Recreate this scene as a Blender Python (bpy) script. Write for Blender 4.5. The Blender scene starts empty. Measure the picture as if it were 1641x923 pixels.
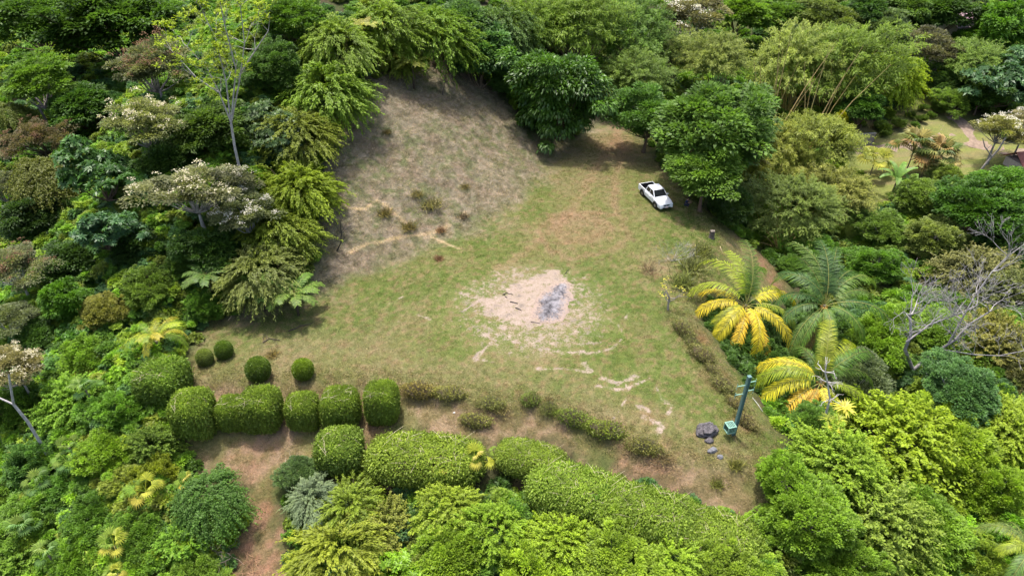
import bpy, math, random
import numpy as np
from mathutils import Vector, Matrix

sc = bpy.context.scene
COL = sc.collection
random.seed(7)
RNG = np.random.default_rng(11)

# ------------------------------------------------------------------ camera, sky, sun, exposure
PITCH = math.radians(36.0)          # drone looking down 36 degrees
CAM_H = 37.0                        # metres above the flat clearing
FPX, CX, CY = 1094.0, 820.5, 461.5  # 24 mm lens on a 1641 px wide frame
cam_d = bpy.data.cameras.new('camera')
cam_d.lens = 24.0
cam_d.sensor_width = 36.0
cam_d.clip_end = 3000
cam = bpy.data.objects.new('camera', cam_d)
cam.location = (0, 0, CAM_H)
cam.rotation_euler = (math.pi / 2 - PITCH, 0, 0)
COL.objects.link(cam)
sc.camera = cam

SUN_EL, SUN_AZ = math.radians(76), math.radians(-28)   # high sun, behind and to the left of the hill
wd = bpy.data.worlds.new('World')
sc.world = wd
wd.use_nodes = True
nt = wd.node_tree
sky = nt.nodes.new('ShaderNodeTexSky')
sky.sky_type = 'NISHITA'
sky.sun_disc = False
sky.sun_elevation = SUN_EL
sky.sun_rotation = SUN_AZ
sky.dust_density = 5.0
bg = nt.nodes.get('Background') or nt.nodes.new('ShaderNodeBackground')
bg.inputs['Strength'].default_value = 0.15
nt.links.new(sky.outputs['Color'], bg.inputs['Color'])
sun_d = bpy.data.lights.new('sun', 'SUN')
sun_d.energy = 2.5
sun_d.angle = math.radians(3.0)
sun_d.color = (1.0, 0.965, 0.91)
sun = bpy.data.objects.new('sun', sun_d)
sun.location = (0, 0, 80)
_d = Vector((-math.sin(SUN_AZ) * math.cos(SUN_EL), -math.cos(SUN_AZ) * math.cos(SUN_EL), -math.sin(SUN_EL)))
sun.rotation_euler = _d.to_track_quat('-Z', 'Y').to_euler()
COL.objects.link(sun)
sc.view_settings.view_transform = 'Standard'
sc.view_settings.look = 'None'
sc.view_settings.gamma = 1.0
sc.view_settings.exposure = 1.25
sc.render.engine = 'CYCLES'
sc.cycles.max_bounces = 8
sc.cycles.diffuse_bounces = 4
sc.cycles.transmission_bounces = 4
sc.cycles.glossy_bounces = 2
sc.cycles.caustics_reflective = False
sc.cycles.caustics_refractive = False

# ------------------------------------------------------------------ small maths helpers
def sstep(a, b, x):
    t = np.clip((np.asarray(x, float) - a) / (b - a), 0, 1)
    return t * t * (3 - 2 * t)

_LAT = np.random.default_rng(5).random((256, 256))
def vnoise(x, y):
    x = np.asarray(x, float); y = np.asarray(y, float)
    xi = np.floor(x).astype(int); yi = np.floor(y).astype(int)
    fx = x - xi; fy = y - yi
    fx = fx * fx * (3 - 2 * fx); fy = fy * fy * (3 - 2 * fy)
    a = _LAT[xi & 255, yi & 255]; b = _LAT[(xi + 1) & 255, yi & 255]
    c = _LAT[xi & 255, (yi + 1) & 255]; d = _LAT[(xi + 1) & 255, (yi + 1) & 255]
    return (a * (1 - fx) + b * fx) * (1 - fy) + (c * (1 - fx) + d * fx) * fy
def fbm(x, y, s=1.0, o=4, off=0.0):
    v = 0; a = 0.5; t = 0
    for k in range(o):
        v = v + a * vnoise(x * s + off + 17.3 * k, y * s - off + 9.1 * k)
        t += a; s *= 2.03; a *= 0.5
    return v / t

def ray(px, py):
    a = (np.asarray(px, float) - CX) / FPX
    b = (np.asarray(py, float) - CY) / FPX
    c, s = math.cos(PITCH), math.sin(PITCH)
    return a, c - b * s, -(s + b * c)
def g0(px, py, z=0.0):
    a, y, zz = ray(px, py)
    t = (z - CAM_H) / zz
    return np.stack([a * t, y * t], -1)

def polydist(x, y, P):
    """signed distance to an open polyline (ends run on), positive on its left"""
    x = np.asarray(x, float); y = np.asarray(y, float)
    best = np.full(x.shape, 1e9); sg = np.ones(x.shape)
    n = len(P)
    for i in range(n - 1):
        ax, ay = P[i]; bx, by = P[i + 1]
        dx, dy = bx - ax, by - ay
        L2 = dx * dx + dy * dy
        t = ((x - ax) * dx + (y - ay) * dy) / L2
        t = np.clip(t, -1e9 if i == 0 else 0, 1e9 if i == n - 2 else 1)
        ex = x - (ax + t * dx); ey = y - (ay + t * dy)
        d = np.hypot(ex, ey)
        m = d < best
        best = np.where(m, d, best)
        sg = np.where(m, np.sign(dx * ey - dy * ex), sg)
    return best * sg
def linedist(x, y, P):
    x = np.asarray(x, float); y = np.asarray(y, float)
    best = np.full(x.shape, 1e9)
    for i in range(len(P) - 1):
        ax, ay = P[i]; dx, dy = P[i + 1][0] - ax, P[i + 1][1] - ay
        t = np.clip(((x - ax) * dx + (y - ay) * dy) / (dx * dx + dy * dy + 1e-9), 0, 1)
        best = np.minimum(best, np.hypot(x - ax - t * dx, y - ay - t * dy))
    return best
def inpoly(x, y, P):
    x = np.asarray(x, float); y = np.asarray(y, float)
    r = np.zeros(x.shape, bool)
    n = len(P); j = n - 1
    for i in range(n):
        xi, yi = P[i]; xj, yj = P[j]
        c = ((yi > y) != (yj > y)) & (x < (xj - xi) * (y - yi) / (yj - yi + 1e-12) + xi)
        r ^= c; j = i
    return r

# ------------------------------------------------------------------ the lie of the land
def gp(L): return g0([p[0] for p in L], [p[1] for p in L])
FOOT = gp([(330, 528), (400, 512), (510, 478), (600, 440), (700, 400), (790, 362), (850, 322), (882, 270), (930, 228)])
FOOT = np.vstack([FOOT, [[30, 120]]])
REDGE = gp([(1095, 318), (1140, 372), (1120, 440), (1093, 500), (1130, 565), (1165, 620), (1222, 710), (1245, 790)])
REDGE = np.vstack([[[24, 84]], REDGE])
FEDGE = gp([(1245, 752), (1180, 742), (1060, 724), (990, 694), (900, 657), (850, 642), (780, 642), (700, 624), (620, 610), (480, 606), (330, 606)])

def zt(x, y):
    x = np.asarray(x, float); y = np.asarray(y, float)
    df = polydist(x, y, FOOT)
    dp = np.maximum(df, 0)
    rise = 0.55 * np.minimum(np.sqrt(dp * dp + 1.5) - 1.22, 20) + 0.22 * np.clip(dp - 20, 0, 70)
    wl = sstep(-52, -24, x)
    rise = rise * (0.3 + 0.7 * wl)
    dr = polydist(x, y, REDGE)
    q = np.maximum(dr, 0)
    right = -0.72 * (np.sqrt(np.minimum(q, 9.5) ** 2 + 1.0) - 1.0)
    right = right + 0.07 * np.clip(q - 16, 0, 40)
    right = right * sstep(120, 70, y) 
    fr = np.maximum(polydist(x, y, FEDGE), 0)
    front = -0.30 * np.minimum(fr, 26) - 0.35 * sstep(0.2, 1.6, fr) - 0.3 * sstep(4.2, 5.4, fr)
    left = -0.28 * np.clip(-27.5 - x, 0, 22) * sstep(80, 50, y)
    far = 0.24 * np.clip(y - 112, 0, 160) * sstep(0, 60, x)
    z = rise + right + front + left + far
    rough = sstep(0.5, 6, np.maximum(np.maximum(df, dr), fr))
    z = z + (fbm(x, y, 0.16, 3) - 0.5) * (0.12 + 1.0 * rough) + (fbm(x, y, 0.9, 3, 4.0) - 0.5) * (0.05 + 0.22 * rough)
    return np.maximum(z, -14)

def hit(px, py, h=0.0):
    """point of the scene seen at a place in the frame, h metres above the ground"""
    a, yy, zz = [float(v) for v in ray(px, py)]
    t = np.arange(22, 330, 0.25)
    s = CAM_H + zz * t - zt(a * t, yy * t) - h
    k = int(np.argmax(s <= 0)) if (s <= 0).any() else len(t) - 1
    lo, hi = t[max(k - 1, 0)], t[k]
    for _ in range(12):
        m = 0.5 * (lo + hi)
        if CAM_H + zz * m - float(zt(a * m, yy * m)) - h > 0: lo = m
        else: hi = m
    return Vector((a * hi, yy * hi, CAM_H + zz * hi)), hi
def hits(L, h=0.0): return np.array([hit(px, py, h)[0][:2] for px, py in L])
def gz(x, y): return float(zt(x, y))

# ------------------------------------------------------------------ mesh helpers
def link(o, parent=None):
    COL.objects.link(o)
    if parent is not None: o.parent = parent
    return o
def tag(o, label=None, cat=None, group=None, kind=None):
    if label: o['label'] = label
    if cat: o['category'] = cat
    if group: o['group'] = group
    if kind: o['kind'] = kind
    return o
def empty(name, loc, rz=0.0, s=1.0):
    o = bpy.data.objects.new(name, None)
    o.empty_display_size = 0.3
    o.location = loc; o.rotation_euler = (0, 0, rz); o.scale = (s, s, s)
    return link(o)
def npmesh(name, V, F, tint=None, smooth=False):
    """mesh from numpy: V (n,3), F (m,k) all the same k"""
    me = bpy.data.meshes.new(name)
    V = np.asarray(V, np.float32); F = np.asarray(F, np.int32)
    n, (m, k) = len(V), F.shape
    me.vertices.add(n); me.vertices.foreach_set('co', V.ravel())
    me.loops.add(m * k); me.loops.foreach_set('vertex_index', F.ravel())
    me.polygons.add(m)
    me.polygons.foreach_set('loop_start', np.arange(0, m * k, k, dtype=np.int32))
    me.polygons.foreach_set('loop_total', np.full(m, k, np.int32))
    if smooth: me.polygons.foreach_set('use_smooth', np.ones(m, bool))
    if tint is not None:
        at = me.attributes.new('tint', 'FLOAT', 'FACE')
        at.data.foreach_set('value', np.asarray(tint, np.float32))
    me.update(calc_edges=True)
    return me
class MB:
    """collects tubes, boxes and sheets for one mesh"""
    def __init__(s): s.v = []; s.f = []
    def add(s, vs, fs):
        b = len(s.v); s.v += [tuple(v) for v in vs]; s.f += [tuple(i + b for i in f) for f in fs]
    def tube(s, pts, rad, n=6, cap=True):
        pts = [Vector(p) for p in pts]
        vs, fs = [], []
        up = Vector((0.13, 0.21, 1)).normalized()
        for i, p in enumerate(pts):
            d = (pts[min(i + 1, len(pts) - 1)] - pts[max(i - 1, 0)]).normalized()
            a = d.cross(up)
            if a.length < 0.05: a = d.cross(Vector((1, 0, 0)))
            a.normalize(); b = d.cross(a)
            r = rad[i] if hasattr(rad, '__len__') else rad
            for k in range(n):
                t = 2 * math.pi * k / n
                vs.append(p + a * (r * math.cos(t)) + b * (r * math.sin(t)))
        for i in range(len(pts) - 1):
            for k in range(n):
                k2 = (k + 1) % n
                fs.append((i * n + k, i * n + k2, (i + 1) * n + k2, (i + 1) * n + k))
        if cap:
            fs.append(tuple(range(n - 1, -1, -1)))
            fs.append(tuple(range((len(pts) - 1) * n, len(pts) * n)))
        s.add(vs, fs)
    def box(s, c, sz, rot=None):
        x, y, z = [v / 2 for v in sz]
        vs = [Vector((sx * x, sy * y, sz_ * z)) for sz_ in (-1, 1) for sx, sy in ((-1, -1), (1, -1), (1, 1), (-1, 1))]
        if rot is not None: vs = [rot @ v for v in vs]
        vs = [v + Vector(c) for v in vs]
        s.add(vs, [(3, 2, 1, 0), (4, 5, 6, 7), (0, 1, 5, 4), (1, 2, 6, 5), (2, 3, 7, 6), (3, 0, 4, 7)])
    def mesh(s, name, smooth=False):
        me = bpy.data.meshes.new(name)
        me.from_pydata(s.v, [], s.f)
        if smooth: me.polygons.foreach_set('use_smooth', np.ones(len(me.polygons), bool))
        me.update()
        return me
    def build(s, name, mat, parent=None, smooth=False, color=None):
        o = bpy.data.objects.new(name, s.mesh(name, smooth))
        if mat: o.data.materials.append(mat)
        if color: o.color = (*color, 1)
        return link(o, parent)
def inst(name, me, parent=None, loc=(0, 0, 0), rot=(0, 0, 0), scale=(1, 1, 1), color=None):
    o = bpy.data.objects.new(name, me)
    o.location = loc; o.rotation_euler = rot; o.scale = scale
    if color is not None: o.color = (color[0], color[1], color[2], 1)
    return link(o, parent)
def jit(c, a=0.12):
    k = 1 + random.uniform(-a, a)
    return tuple(max(0.003, v * k * (1 + random.uniform(-a, a) * 0.5)) for v in c)

# ------------------------------------------------------------------ materials
def newmat(name):
    m = bpy.data.materials.new(name); m.use_nodes = True
    n = m.node_tree; n.nodes.clear()
    out = n.nodes.new('ShaderNodeOutputMaterial')
    return m, n, out
def N(n, t, **kw):
    x = n.nodes.new(t)
    for k, v in kw.items(): setattr(x, k, v)
    return x
def noise(n, scale, detail=4, rough=0.6, coord='Object'):
    tc = N(n, 'ShaderNodeTexCoord')
    t = N(n, 'ShaderNodeTexNoise')
    t.inputs['Scale'].default_value = scale; t.inputs['Detail'].default_value = detail; t.inputs['Roughness'].default_value = rough
    n.links.new(tc.outputs[coord], t.inputs['Vector'])
    return t.outputs['Fac']
def maprange(n, src, a, b, c, d):
    r = N(n, 'ShaderNodeMapRange')
    r.inputs[1].default_value = a; r.inputs[2].default_value = b; r.inputs[3].default_value = c; r.inputs[4].default_value = d
    n.links.new(src, r.inputs[0]); return r.outputs[0]
def mixc(n, fac, a, b, mode='MIX'):
    x = N(n, 'ShaderNodeMix', data_type='RGBA', blend_type=mode)
    for i, v in ((0, fac), (6, a), (7, b)):
        if hasattr(v, 'is_linked'): n.links.new(v, x.inputs[i])
        elif i == 0: x.inputs[0].default_value = v
        else: x.inputs[i].default_value = (*v, 1) if len(v) == 3 else v
    return x.outputs[2]
def leaf_mat(name, trans=0.38, instancer=False, gloss=0.22, rough=0.5, warm=(1.32, 1.22, 0.75), tone=(1.42, 1.34, 1.1)):
    m, n, out = newmat(name)
    if instancer:
        at = N(n, 'ShaderNodeAttribute', attribute_type='INSTANCER', attribute_name='col'); base = at.outputs['Color']
    else:
        base = N(n, 'ShaderNodeObjectInfo').outputs['Color']
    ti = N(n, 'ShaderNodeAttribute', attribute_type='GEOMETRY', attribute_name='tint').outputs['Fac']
    v = maprange(n, ti, 0, 1, 0.42, 1.75)  # random leaf tone, range widened so the palest leaves double as highlights
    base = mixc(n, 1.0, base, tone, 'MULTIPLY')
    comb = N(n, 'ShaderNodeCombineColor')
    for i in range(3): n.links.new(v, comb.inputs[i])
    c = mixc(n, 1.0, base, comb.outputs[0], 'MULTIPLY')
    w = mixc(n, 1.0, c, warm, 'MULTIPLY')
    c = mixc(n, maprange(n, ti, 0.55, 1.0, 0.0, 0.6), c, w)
    p = N(n, 'ShaderNodeBsdfPrincipled')
    p.inputs['Roughness'].default_value = rough
    p.inputs['Specular IOR Level'].default_value = gloss
    n.links.new(c, p.inputs['Base Color'])
    t = N(n, 'ShaderNodeBsdfTranslucent')
    tcol = mixc(n, 1.0, c, (1.25, 1.3, 0.75), 'MULTIPLY')
    n.links.new(tcol, t.inputs['Color'])
    mx = N(n, 'ShaderNodeMixShader'); mx.inputs[0].default_value = trans
    n.links.new(p.outputs[0], mx.inputs[1]); n.links.new(t.outputs[0], mx.inputs[2])
    n.links.new(mx.outputs[0], out.inputs[0])
    return m
def bark_mat(name):
    m, n, out = newmat(name)
    base = N(n, 'ShaderNodeObjectInfo').outputs['Color']
    f = noise(n, 5.0, 5, 0.7)
    g = noise(n, 1.3, 3, 0.6)
    c = mixc(n, maprange(n, f, 0.35, 0.65, 0, 0.75), base, mixc(n, 1.0, base, (0.45, 0.42, 0.38), 'MULTIPLY'))
    c = mixc(n, maprange(n, g, 0.52, 0.7, 0, 0.5), c, mixc(n, 1.0, base, (1.35, 1.4, 1.3), 'MULTIPLY'))
    p = N(n, 'ShaderNodeBsdfPrincipled'); p.inputs['Roughness'].default_value = 0.9
    p.inputs['Specular IOR Level'].default_value = 0.2
    n.links.new(c, p.inputs['Base Color'])
    b = N(n, 'ShaderNodeBump'); b.inputs['Strength'].default_value = 0.5; b.inputs['Distance'].default_value = 0.04
    n.links.new(f, b.inputs['Height']); n.links.new(b.outputs[0], p.inputs['Normal'])
    n.links.new(p.outputs[0], out.inputs[0])
    return m
def plain_mat(name, col, rough=0.6, spec=0.4, metal=0.0, coat=0.0, var=0.25, vs=6.0, bump=0.0):
    m, n, out = newmat(name)
    f = noise(n, vs, 5, 0.65)
    c = mixc(n, maprange(n, f, 0.3, 0.7, 0, 1), tuple(v * (1 - var) for v in col), tuple(min(1, v * (1 + var)) for v in col))
    p = N(n, 'ShaderNodeBsdfPrincipled')
    p.inputs['Roughness'].default_value = rough; p.inputs['Specular IOR Level'].default_value = spec
    p.inputs['Metallic'].default_value = metal; p.inputs['Coat Weight'].default_value = coat
    n.links.new(c, p.inputs['Base Color'])
    if bump:
        b = N(n, 'ShaderNodeBump'); b.inputs['Strength'].default_value = 0.8; b.inputs['Distance'].default_value = bump
        n.links.new(f, b.inputs['Height']); n.links.new(b.outputs[0], p.inputs['Normal'])
    n.links.new(p.outputs[0], out.inputs[0])
    return m

M_LEAF = leaf_mat('leaf')
M_GLOSSY = leaf_mat('glossy_leaf', 0.3, gloss=0.4, rough=0.45)
M_PALM = leaf_mat('palm_leaf', 0.35, gloss=0.3, rough=0.5, tone=(0.95, 1.0, 1.2))
M_SCRUB = leaf_mat('undergrowth_leaf', 0.35, instancer=True)
M_GRASS = leaf_mat('grass_blade', 0.3, instancer=True, gloss=0.15, rough=0.7, warm=(1.25, 1.15, 0.9), tone=(0.85, 0.85, 0.85))
M_FLOWER = leaf_mat('blossom', 0.3, gloss=0.1, rough=0.8, warm=(1.1, 1.1, 1.0), tone=(1, 1, 1))
M_BARK = bark_mat('bark')

# ------------------------------------------------------------------ ground: what grows and what is worn bare
CLEAR_PX = [(298, 640), (318, 560), (335, 525), (400, 500), (500, 470), (528, 400), (515, 300), (555, 220), (600, 150), (640, 100),
            (735, 100), (790, 150), (845, 225), (930, 225), (965, 190), (1010, 205), (1050, 262), (1100, 318), (1150, 352), (1190, 388),
            (1250, 440), (1262, 470), (1200, 470), (1130, 470), (1112, 505), (1150, 560), (1200, 630), (1250, 700), (1240, 760), (1236, 820),
            (1190, 830), (1090, 780), (960, 735), (880, 705), (835, 690), (760, 715), (700, 690), (640, 680), (595, 700), (592, 770),
            (610, 800), (560, 775), (480, 745), (430, 770), (445, 830), (450, 960), (370, 960), (395, 860), (405, 780), (330, 745), (290, 700)]
CLEAR = hits(CLEAR_PX)
GARDEN = hits([(1365, 200), (1420, 215), (1440, 165), (1500, 150), (1525, 165), (1560, 175), (1600, 210), (1641, 240), (1641, 290), (1560, 285), (1500, 300),
               (1470, 320), (1400, 330), (1370, 260)])
LAWN2 = hits([(1335, 350), (1375, 345), (1395, 385), (1350, 400)])
DIRT_PX = [(772, 482), (800, 465), (830, 455), (868, 438), (905, 428), (920, 458), (912, 500), (872, 518), (820, 530), (782, 517)]
DIRT = hits(DIRT_PX)
ARCS = [([(800, 540), (850, 556), (910, 564), (955, 566), (985, 556), (998, 540)], 0.16), ([(905, 545), (930, 552), (965, 548)], .14),
        ([(860, 592), (905, 590), (940, 596)], 0.13), ([(935, 582), (947, 596)], 0.2), ([(963, 606), (990, 614), (1018, 604)], 0.28),
        ([(958, 618), (1000, 625), (1030, 612), (1042, 605)], 0.22), ([(1052, 620), (1062, 640), (1078, 652), (1070, 662)], 0.2),
        ([(1020, 648), (1040, 660)], 0.22), ([(1035, 668), (1060, 682), (1055, 692)], 0.32), ([(970, 690), (990, 660), (1003, 640), (1005, 600)], .10),
        ([(740, 470), (770, 480), (740, 500)], 0.2), ([(755, 520), (790, 545), (760, 575), (790, 580)], 0.15), ([(690, 512), (660, 500)], 0.12),
        ([(640, 478), (655, 470)], 0.07), ([(625, 510), (640, 515)], .1), ([(985, 505), (1000, 512), (1010, 500)], 0.10), ([(990, 520), (1000, 540)], .1)]
ARCS = [(hits(a), w) for a, w in ARCS]
STRAW = [([(540, 325), (568, 335), (585, 335), (603, 321), (618, 330), (648, 355), (655, 362)], 0.10), ([(558, 405), (590, 390), (612, 388), (640, 380), (680, 376), (705, 368), (722, 360)], 0.12),
         ([(690, 378), (715, 390), (735, 399)], 0.10), ([(738, 348), (745, 340)], .08)]
STRAW = [(hits(a), w) for a, w in STRAW]
TRACKS = [([(985, 205), (1000, 240), (985, 290), (985, 335), (1010, 380), (985, 400), (920, 415), (880, 400), (862, 370), (885, 345), (960, 340), (985, 345)], 0.5),
          ([(900, 352), (950, 345), (975, 365), (945, 385), (905, 385), (890, 365), (900, 352)], 0.9), ([(1000, 205), (960, 260), (930, 320), (850, 400), (800, 430)], 0.7)]
TRACKS = [(hits(a), w) for a, w in TRACKS]
GREEN_PX = [(960, 440, 60, .8), (1010, 480, 60, .8), (900, 470, 45, .4), (1100, 400, 60, .9), (1085, 350, 40, .9), (860, 300, 30, .6), (620, 475, 70, .7), (560, 505, 80, .6), (690, 460, 60, .6),
            (480, 530, 60, .7), (400, 530, 45, .7), (770, 385, 60, .6), (1060, 560, 60, .7), (1000, 600, 60, .4), (1130, 640, 50, .8), (1080, 690, 40, .6), (980, 560, 60, .6),
            (760, 450, 40, .7), (1230, 700, 30, .9), (1190, 610, 30, .7), (720, 550, 70, .4), (900, 610, 80, .3), (690, 330, 18, .5), (1060, 620, 60, .6), (860, 340, 25, .8)]
GREEN = [(*hit(px, py)[0][:2], r * hit(px, py)[1] / FPX, k) for px, py, r, k in GREEN_PX]
TAN_PX = [(470, 580, 90, .6), (600, 590, 90, .5), (930, 365, 60, .5), (1000, 250, 45, .9), (700, 660, 80, .6), (450, 700, 60, .9), (350, 720, 60, .8), (760, 680, 60, .6), (960, 680, 60, .7), (1080, 750, 80, .6),
          (1180, 770, 60, .4), (340, 640, 60, .6), (560, 700, 60, .8), (660, 700, 50, .7), (1060, 430, 22, .9), (1045, 410, 30, .5), (1120, 760, 60, .6), (880, 690, 60, .8), (900, 250, 70, .7)]
TAN = [(*hit(px, py)[0][:2], r * hit(px, py)[1] / FPX, k) for px, py, r, k in TAN_PX]
RED_PX = [(425, 830, 50, 1.), (410, 900, 60, 1.), (450, 800, 40, .8), (1220, 420, 35, 1.), (1185, 385, 18, 1.), (1150, 610, 26, .7), (1195, 680, 24, .7), (1120, 540, 22, .7), (985, 235, 40, .6), (400, 740, 40, .5), (1040, 745, 60, .5), (930, 370, 60, .25), (1035, 665, 25, .4), (1245, 455, 25, 1.), (600, 690, 30, .4)]
RED = [(*hit(px, py)[0][:2], r * hit(px, py)[1] / FPX, k) for px, py, r, k in RED_PX]
def blobs(x, y, L):
    v = np.zeros(np.shape(x))
    for bx, by, r, k in L:
        v = np.maximum(v, k * np.exp(-((x - bx) ** 2 + (y - by) ** 2) / (r * r) * 1.2))
    return v
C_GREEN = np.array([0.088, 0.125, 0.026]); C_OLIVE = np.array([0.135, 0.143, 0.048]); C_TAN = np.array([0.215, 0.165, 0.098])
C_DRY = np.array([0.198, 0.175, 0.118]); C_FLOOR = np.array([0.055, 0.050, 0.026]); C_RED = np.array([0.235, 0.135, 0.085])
C_STRAW = np.array([0.42, 0.33, 0.20]); C_LUSH = np.array([0.075, 0.14, 0.018])
def mix(a, b, f):
    return a + (b - a) * np.asarray(f)[..., None]
def ground_colour(x, y):
    """own colour of the turf and soil at a place, and how bare the soil is"""
    n1 = fbm(x, y, 0.35, 4, 3.0); n2 = fbm(x, y, 1.4, 4, 8.0); n3 = fbm(x, y, 0.12, 3, 21.0)
    c = mix(np.broadcast_to(C_OLIVE, np.shape(x) + (3,)), C_TAN, 0.4 * sstep(0.45, 0.7, n1))
    g = blobs(x, y, GREEN)
    c = mix(c, C_GREEN, np.clip(g * 1.0 + 0.9 * sstep(0.42, 0.62, n2) * (0.45 + g), 0, 1) * 0.8)
    n4 = fbm(x, y, 2.6, 3, 51.0); c = mix(c, np.array([0.19, 0.14, 0.075]), 0.6 * sstep(0.55, 0.72, n4)); c = mix(c, np.array([0.06, 0.10, 0.02]), 0.55 * sstep(0.46, 0.3, n4) * (0.4 + g))
    c = mix(c, C_TAN, np.clip(blobs(x, y, TAN) * (0.35 + 0.8 * sstep(0.35, 0.6, n2)), 0, 1) * 0.8)
    df = polydist(x, y, FOOT)
    onhill = sstep(-1.6, 2.6, df + (n1 - 0.5) * 5 + (n2 - .5) * 3)
    dry = mix(np.broadcast_to(C_DRY, np.shape(x) + (3,)), np.array([0.125, 0.142, 0.062]), 0.95 * sstep(0.45, 0.62, n2) * sstep(0.3, 0.7, n3 + 0.12))
    dry = mix(dry, np.array([0.20, 0.15, 0.108]), 0.5 * sstep(0.5, 0.7, n1))
    dry = mix(dry, np.array([0.30, 0.25, 0.175]), 0.6 * sstep(0.55, 0.72, n4)); dry = mix(dry, np.array([0.10, 0.09, 0.055]), 0.6 * sstep(0.44, 0.28, n4))
    c = mix(c, dry, onhill)
    fr = polydist(x, y, FEDGE)
    terr = sstep(-0.2, 1.2, fr + (n1 - .5) * 2) * (polydist(x, y, REDGE) < 3)
    tc = mix(np.broadcast_to(np.array([0.17, 0.135, 0.066]), np.shape(x) + (3,)), np.array([0.24, 0.175, 0.11]), sstep(0.42, 0.65, n2))
    tc = mix(tc, np.array([0.10, 0.12, 0.03]), 0.7 * sstep(0.5, 0.66, n1))
    c = mix(c, tc, terr * 0.85)
    c = mix(c, C_RED, np.clip(blobs(x, y, RED) * (0.5 + 0.8 * sstep(0.35, 0.6, n2)), 0, 1) * 0.8)
    for P, w in TRACKS:
        d = linedist(x, y, P)
        c = mix(c, np.array([0.23, 0.15, 0.092]), 0.42 * sstep(w * 1.3, w * 0.2, d + (n2 - .5) * 1.2))
    for P, w in STRAW:
        d = linedist(x, y, P)
        c = mix(c, C_STRAW, 0.8 * sstep(w * 2.0, w * 0.6, d + (n2 - .5) * .3))
    clear = np.zeros(np.shape(x))
    near = (x > -45) & (x < 40) & (y > 10) & (y < 100)
    xn, yn = x[near], y[near]
    dn = linedist(xn, yn, np.vstack([CLEAR, CLEAR[:1]])) * np.where(inpoly(xn, yn, CLEAR), 1, -1)
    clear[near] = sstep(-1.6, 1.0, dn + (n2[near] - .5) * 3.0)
    gard = inpoly(x, y, GARDEN)
    lawn2 = inpoly(x, y, LAWN2)
    gc = mix(np.broadcast_to(np.array([0.16, 0.185, 0.05]), np.shape(x) + (3,)), C_TAN, 0.5 * sstep(.45, .6, n2))
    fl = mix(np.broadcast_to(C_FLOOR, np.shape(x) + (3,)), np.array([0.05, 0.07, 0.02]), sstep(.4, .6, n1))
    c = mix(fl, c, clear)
    c = np.where(gard[..., None], gc, c)
    c = np.where(lawn2[..., None], np.array([0.13, 0.2, 0.03]), c)
    bare = np.zeros(np.shape(x))
    dd = linedist(x, y, np.vstack([DIRT, DIRT[:1]])) * np.where(inpoly(x, y, DIRT), -1, 1)
    bare = np.maximum(bare, 0.93 * sstep(1.0, -1.0, dd + (n2 - .5) * 3.4))
    cx, cy = DIRT.mean(0)
    rr = np.hypot((x - cx) / 1.25, (y - cy + 1.5))
    bare = np.maximum(bare, 0.66 * sstep(11.5, 4.0, rr) * (0.75 + 0.5 * n1))
    bare = np.maximum(bare, 0.44 * sstep(0.5, 0.68, fbm(x, y, 0.5, 3, 40.)) * sstep(0.5, -1.5, df))
    for P, w in ARCS:
        bare = np.maximum(bare, 0.80 * sstep(w * 2.2, w * 0.3, linedist(x, y, P) + (n2 - .5) * .5))
    bare = bare * (clear > .5)
    return c, bare, clear > .5, gard

# one sheet of ground, fine in the clearing, coarser and coarser away from it
def axis(lo, hi, step, far):
    a = [lo]; s = step
    mid = list(np.arange(lo, hi, step))
    left = []; v = lo
    while v > -far: s *= 1.12; v -= s; left.append(v)
    right = []; v = mid[-1]; s = step
    while v < far: s *= 1.12; v += s; right.append(v)
    return np.array(left[::-1] + mid + right)
gx = axis(-33, 27, 0.18, 900); gy = axis(18, 86, 0.2, 1500)
gy = gy[gy > -60]
GX, GY = np.meshgrid(gx, gy, indexing='ij')
gv = np.stack([GX, GY, zt(GX, GY)], -1).reshape(-1, 3)
ni, nj = len(gx), len(gy)
ii, jj = np.meshgrid(np.arange(ni - 1), np.arange(nj - 1), indexing='ij')
q0 = (ii * nj + jj).ravel()
gf = np.stack([q0, q0 + nj, q0 + nj + 1, q0 + 1], -1)
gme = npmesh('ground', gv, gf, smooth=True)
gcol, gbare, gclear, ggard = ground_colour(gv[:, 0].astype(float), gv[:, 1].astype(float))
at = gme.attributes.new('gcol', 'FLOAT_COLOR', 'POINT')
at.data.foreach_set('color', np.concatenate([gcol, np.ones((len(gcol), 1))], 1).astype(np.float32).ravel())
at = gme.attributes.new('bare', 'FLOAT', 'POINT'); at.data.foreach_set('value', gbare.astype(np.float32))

m, n, out = newmat('turf_and_soil')
ca = N(n, 'ShaderNodeAttribute', attribute_name='gcol').outputs['Color']
ba = N(n, 'ShaderNodeAttribute', attribute_name='bare').outputs['Fac']
f1 = noise(n, 1.8, 6, 0.7); f2 = noise(n, 7.0, 5, 0.7); f3 = noise(n, 0.55, 4, 0.6); f4 = noise(n, 26.0, 3, 0.7)
c = mixc(n, maprange(n, f2, 0.3, 0.7, 0, 1), mixc(n, 1.0, ca, (0.6, 0.62, 0.58), 'MULTIPLY'), mixc(n, 1.0, ca, (1.4, 1.36, 1.35), 'MULTIPLY'))
c = mixc(n, maprange(n, f1, 0.48, 0.68, 0, 0.55), c, mixc(n, 1.0, ca, (1.5, 1.2, 1.15), 'MULTIPLY'))
c = mixc(n, maprange(n, f4, 0.55, 0.75, 0, 0.45), c, mixc(n, 1.0, ca, (1.9, 1.7, 1.6), 'MULTIPLY'))
soil = mixc(n, maprange(n, f1, 0.3, 0.7, 0, 1), (0.25, 0.185, 0.145), (0.35, 0.28, 0.235))
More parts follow.
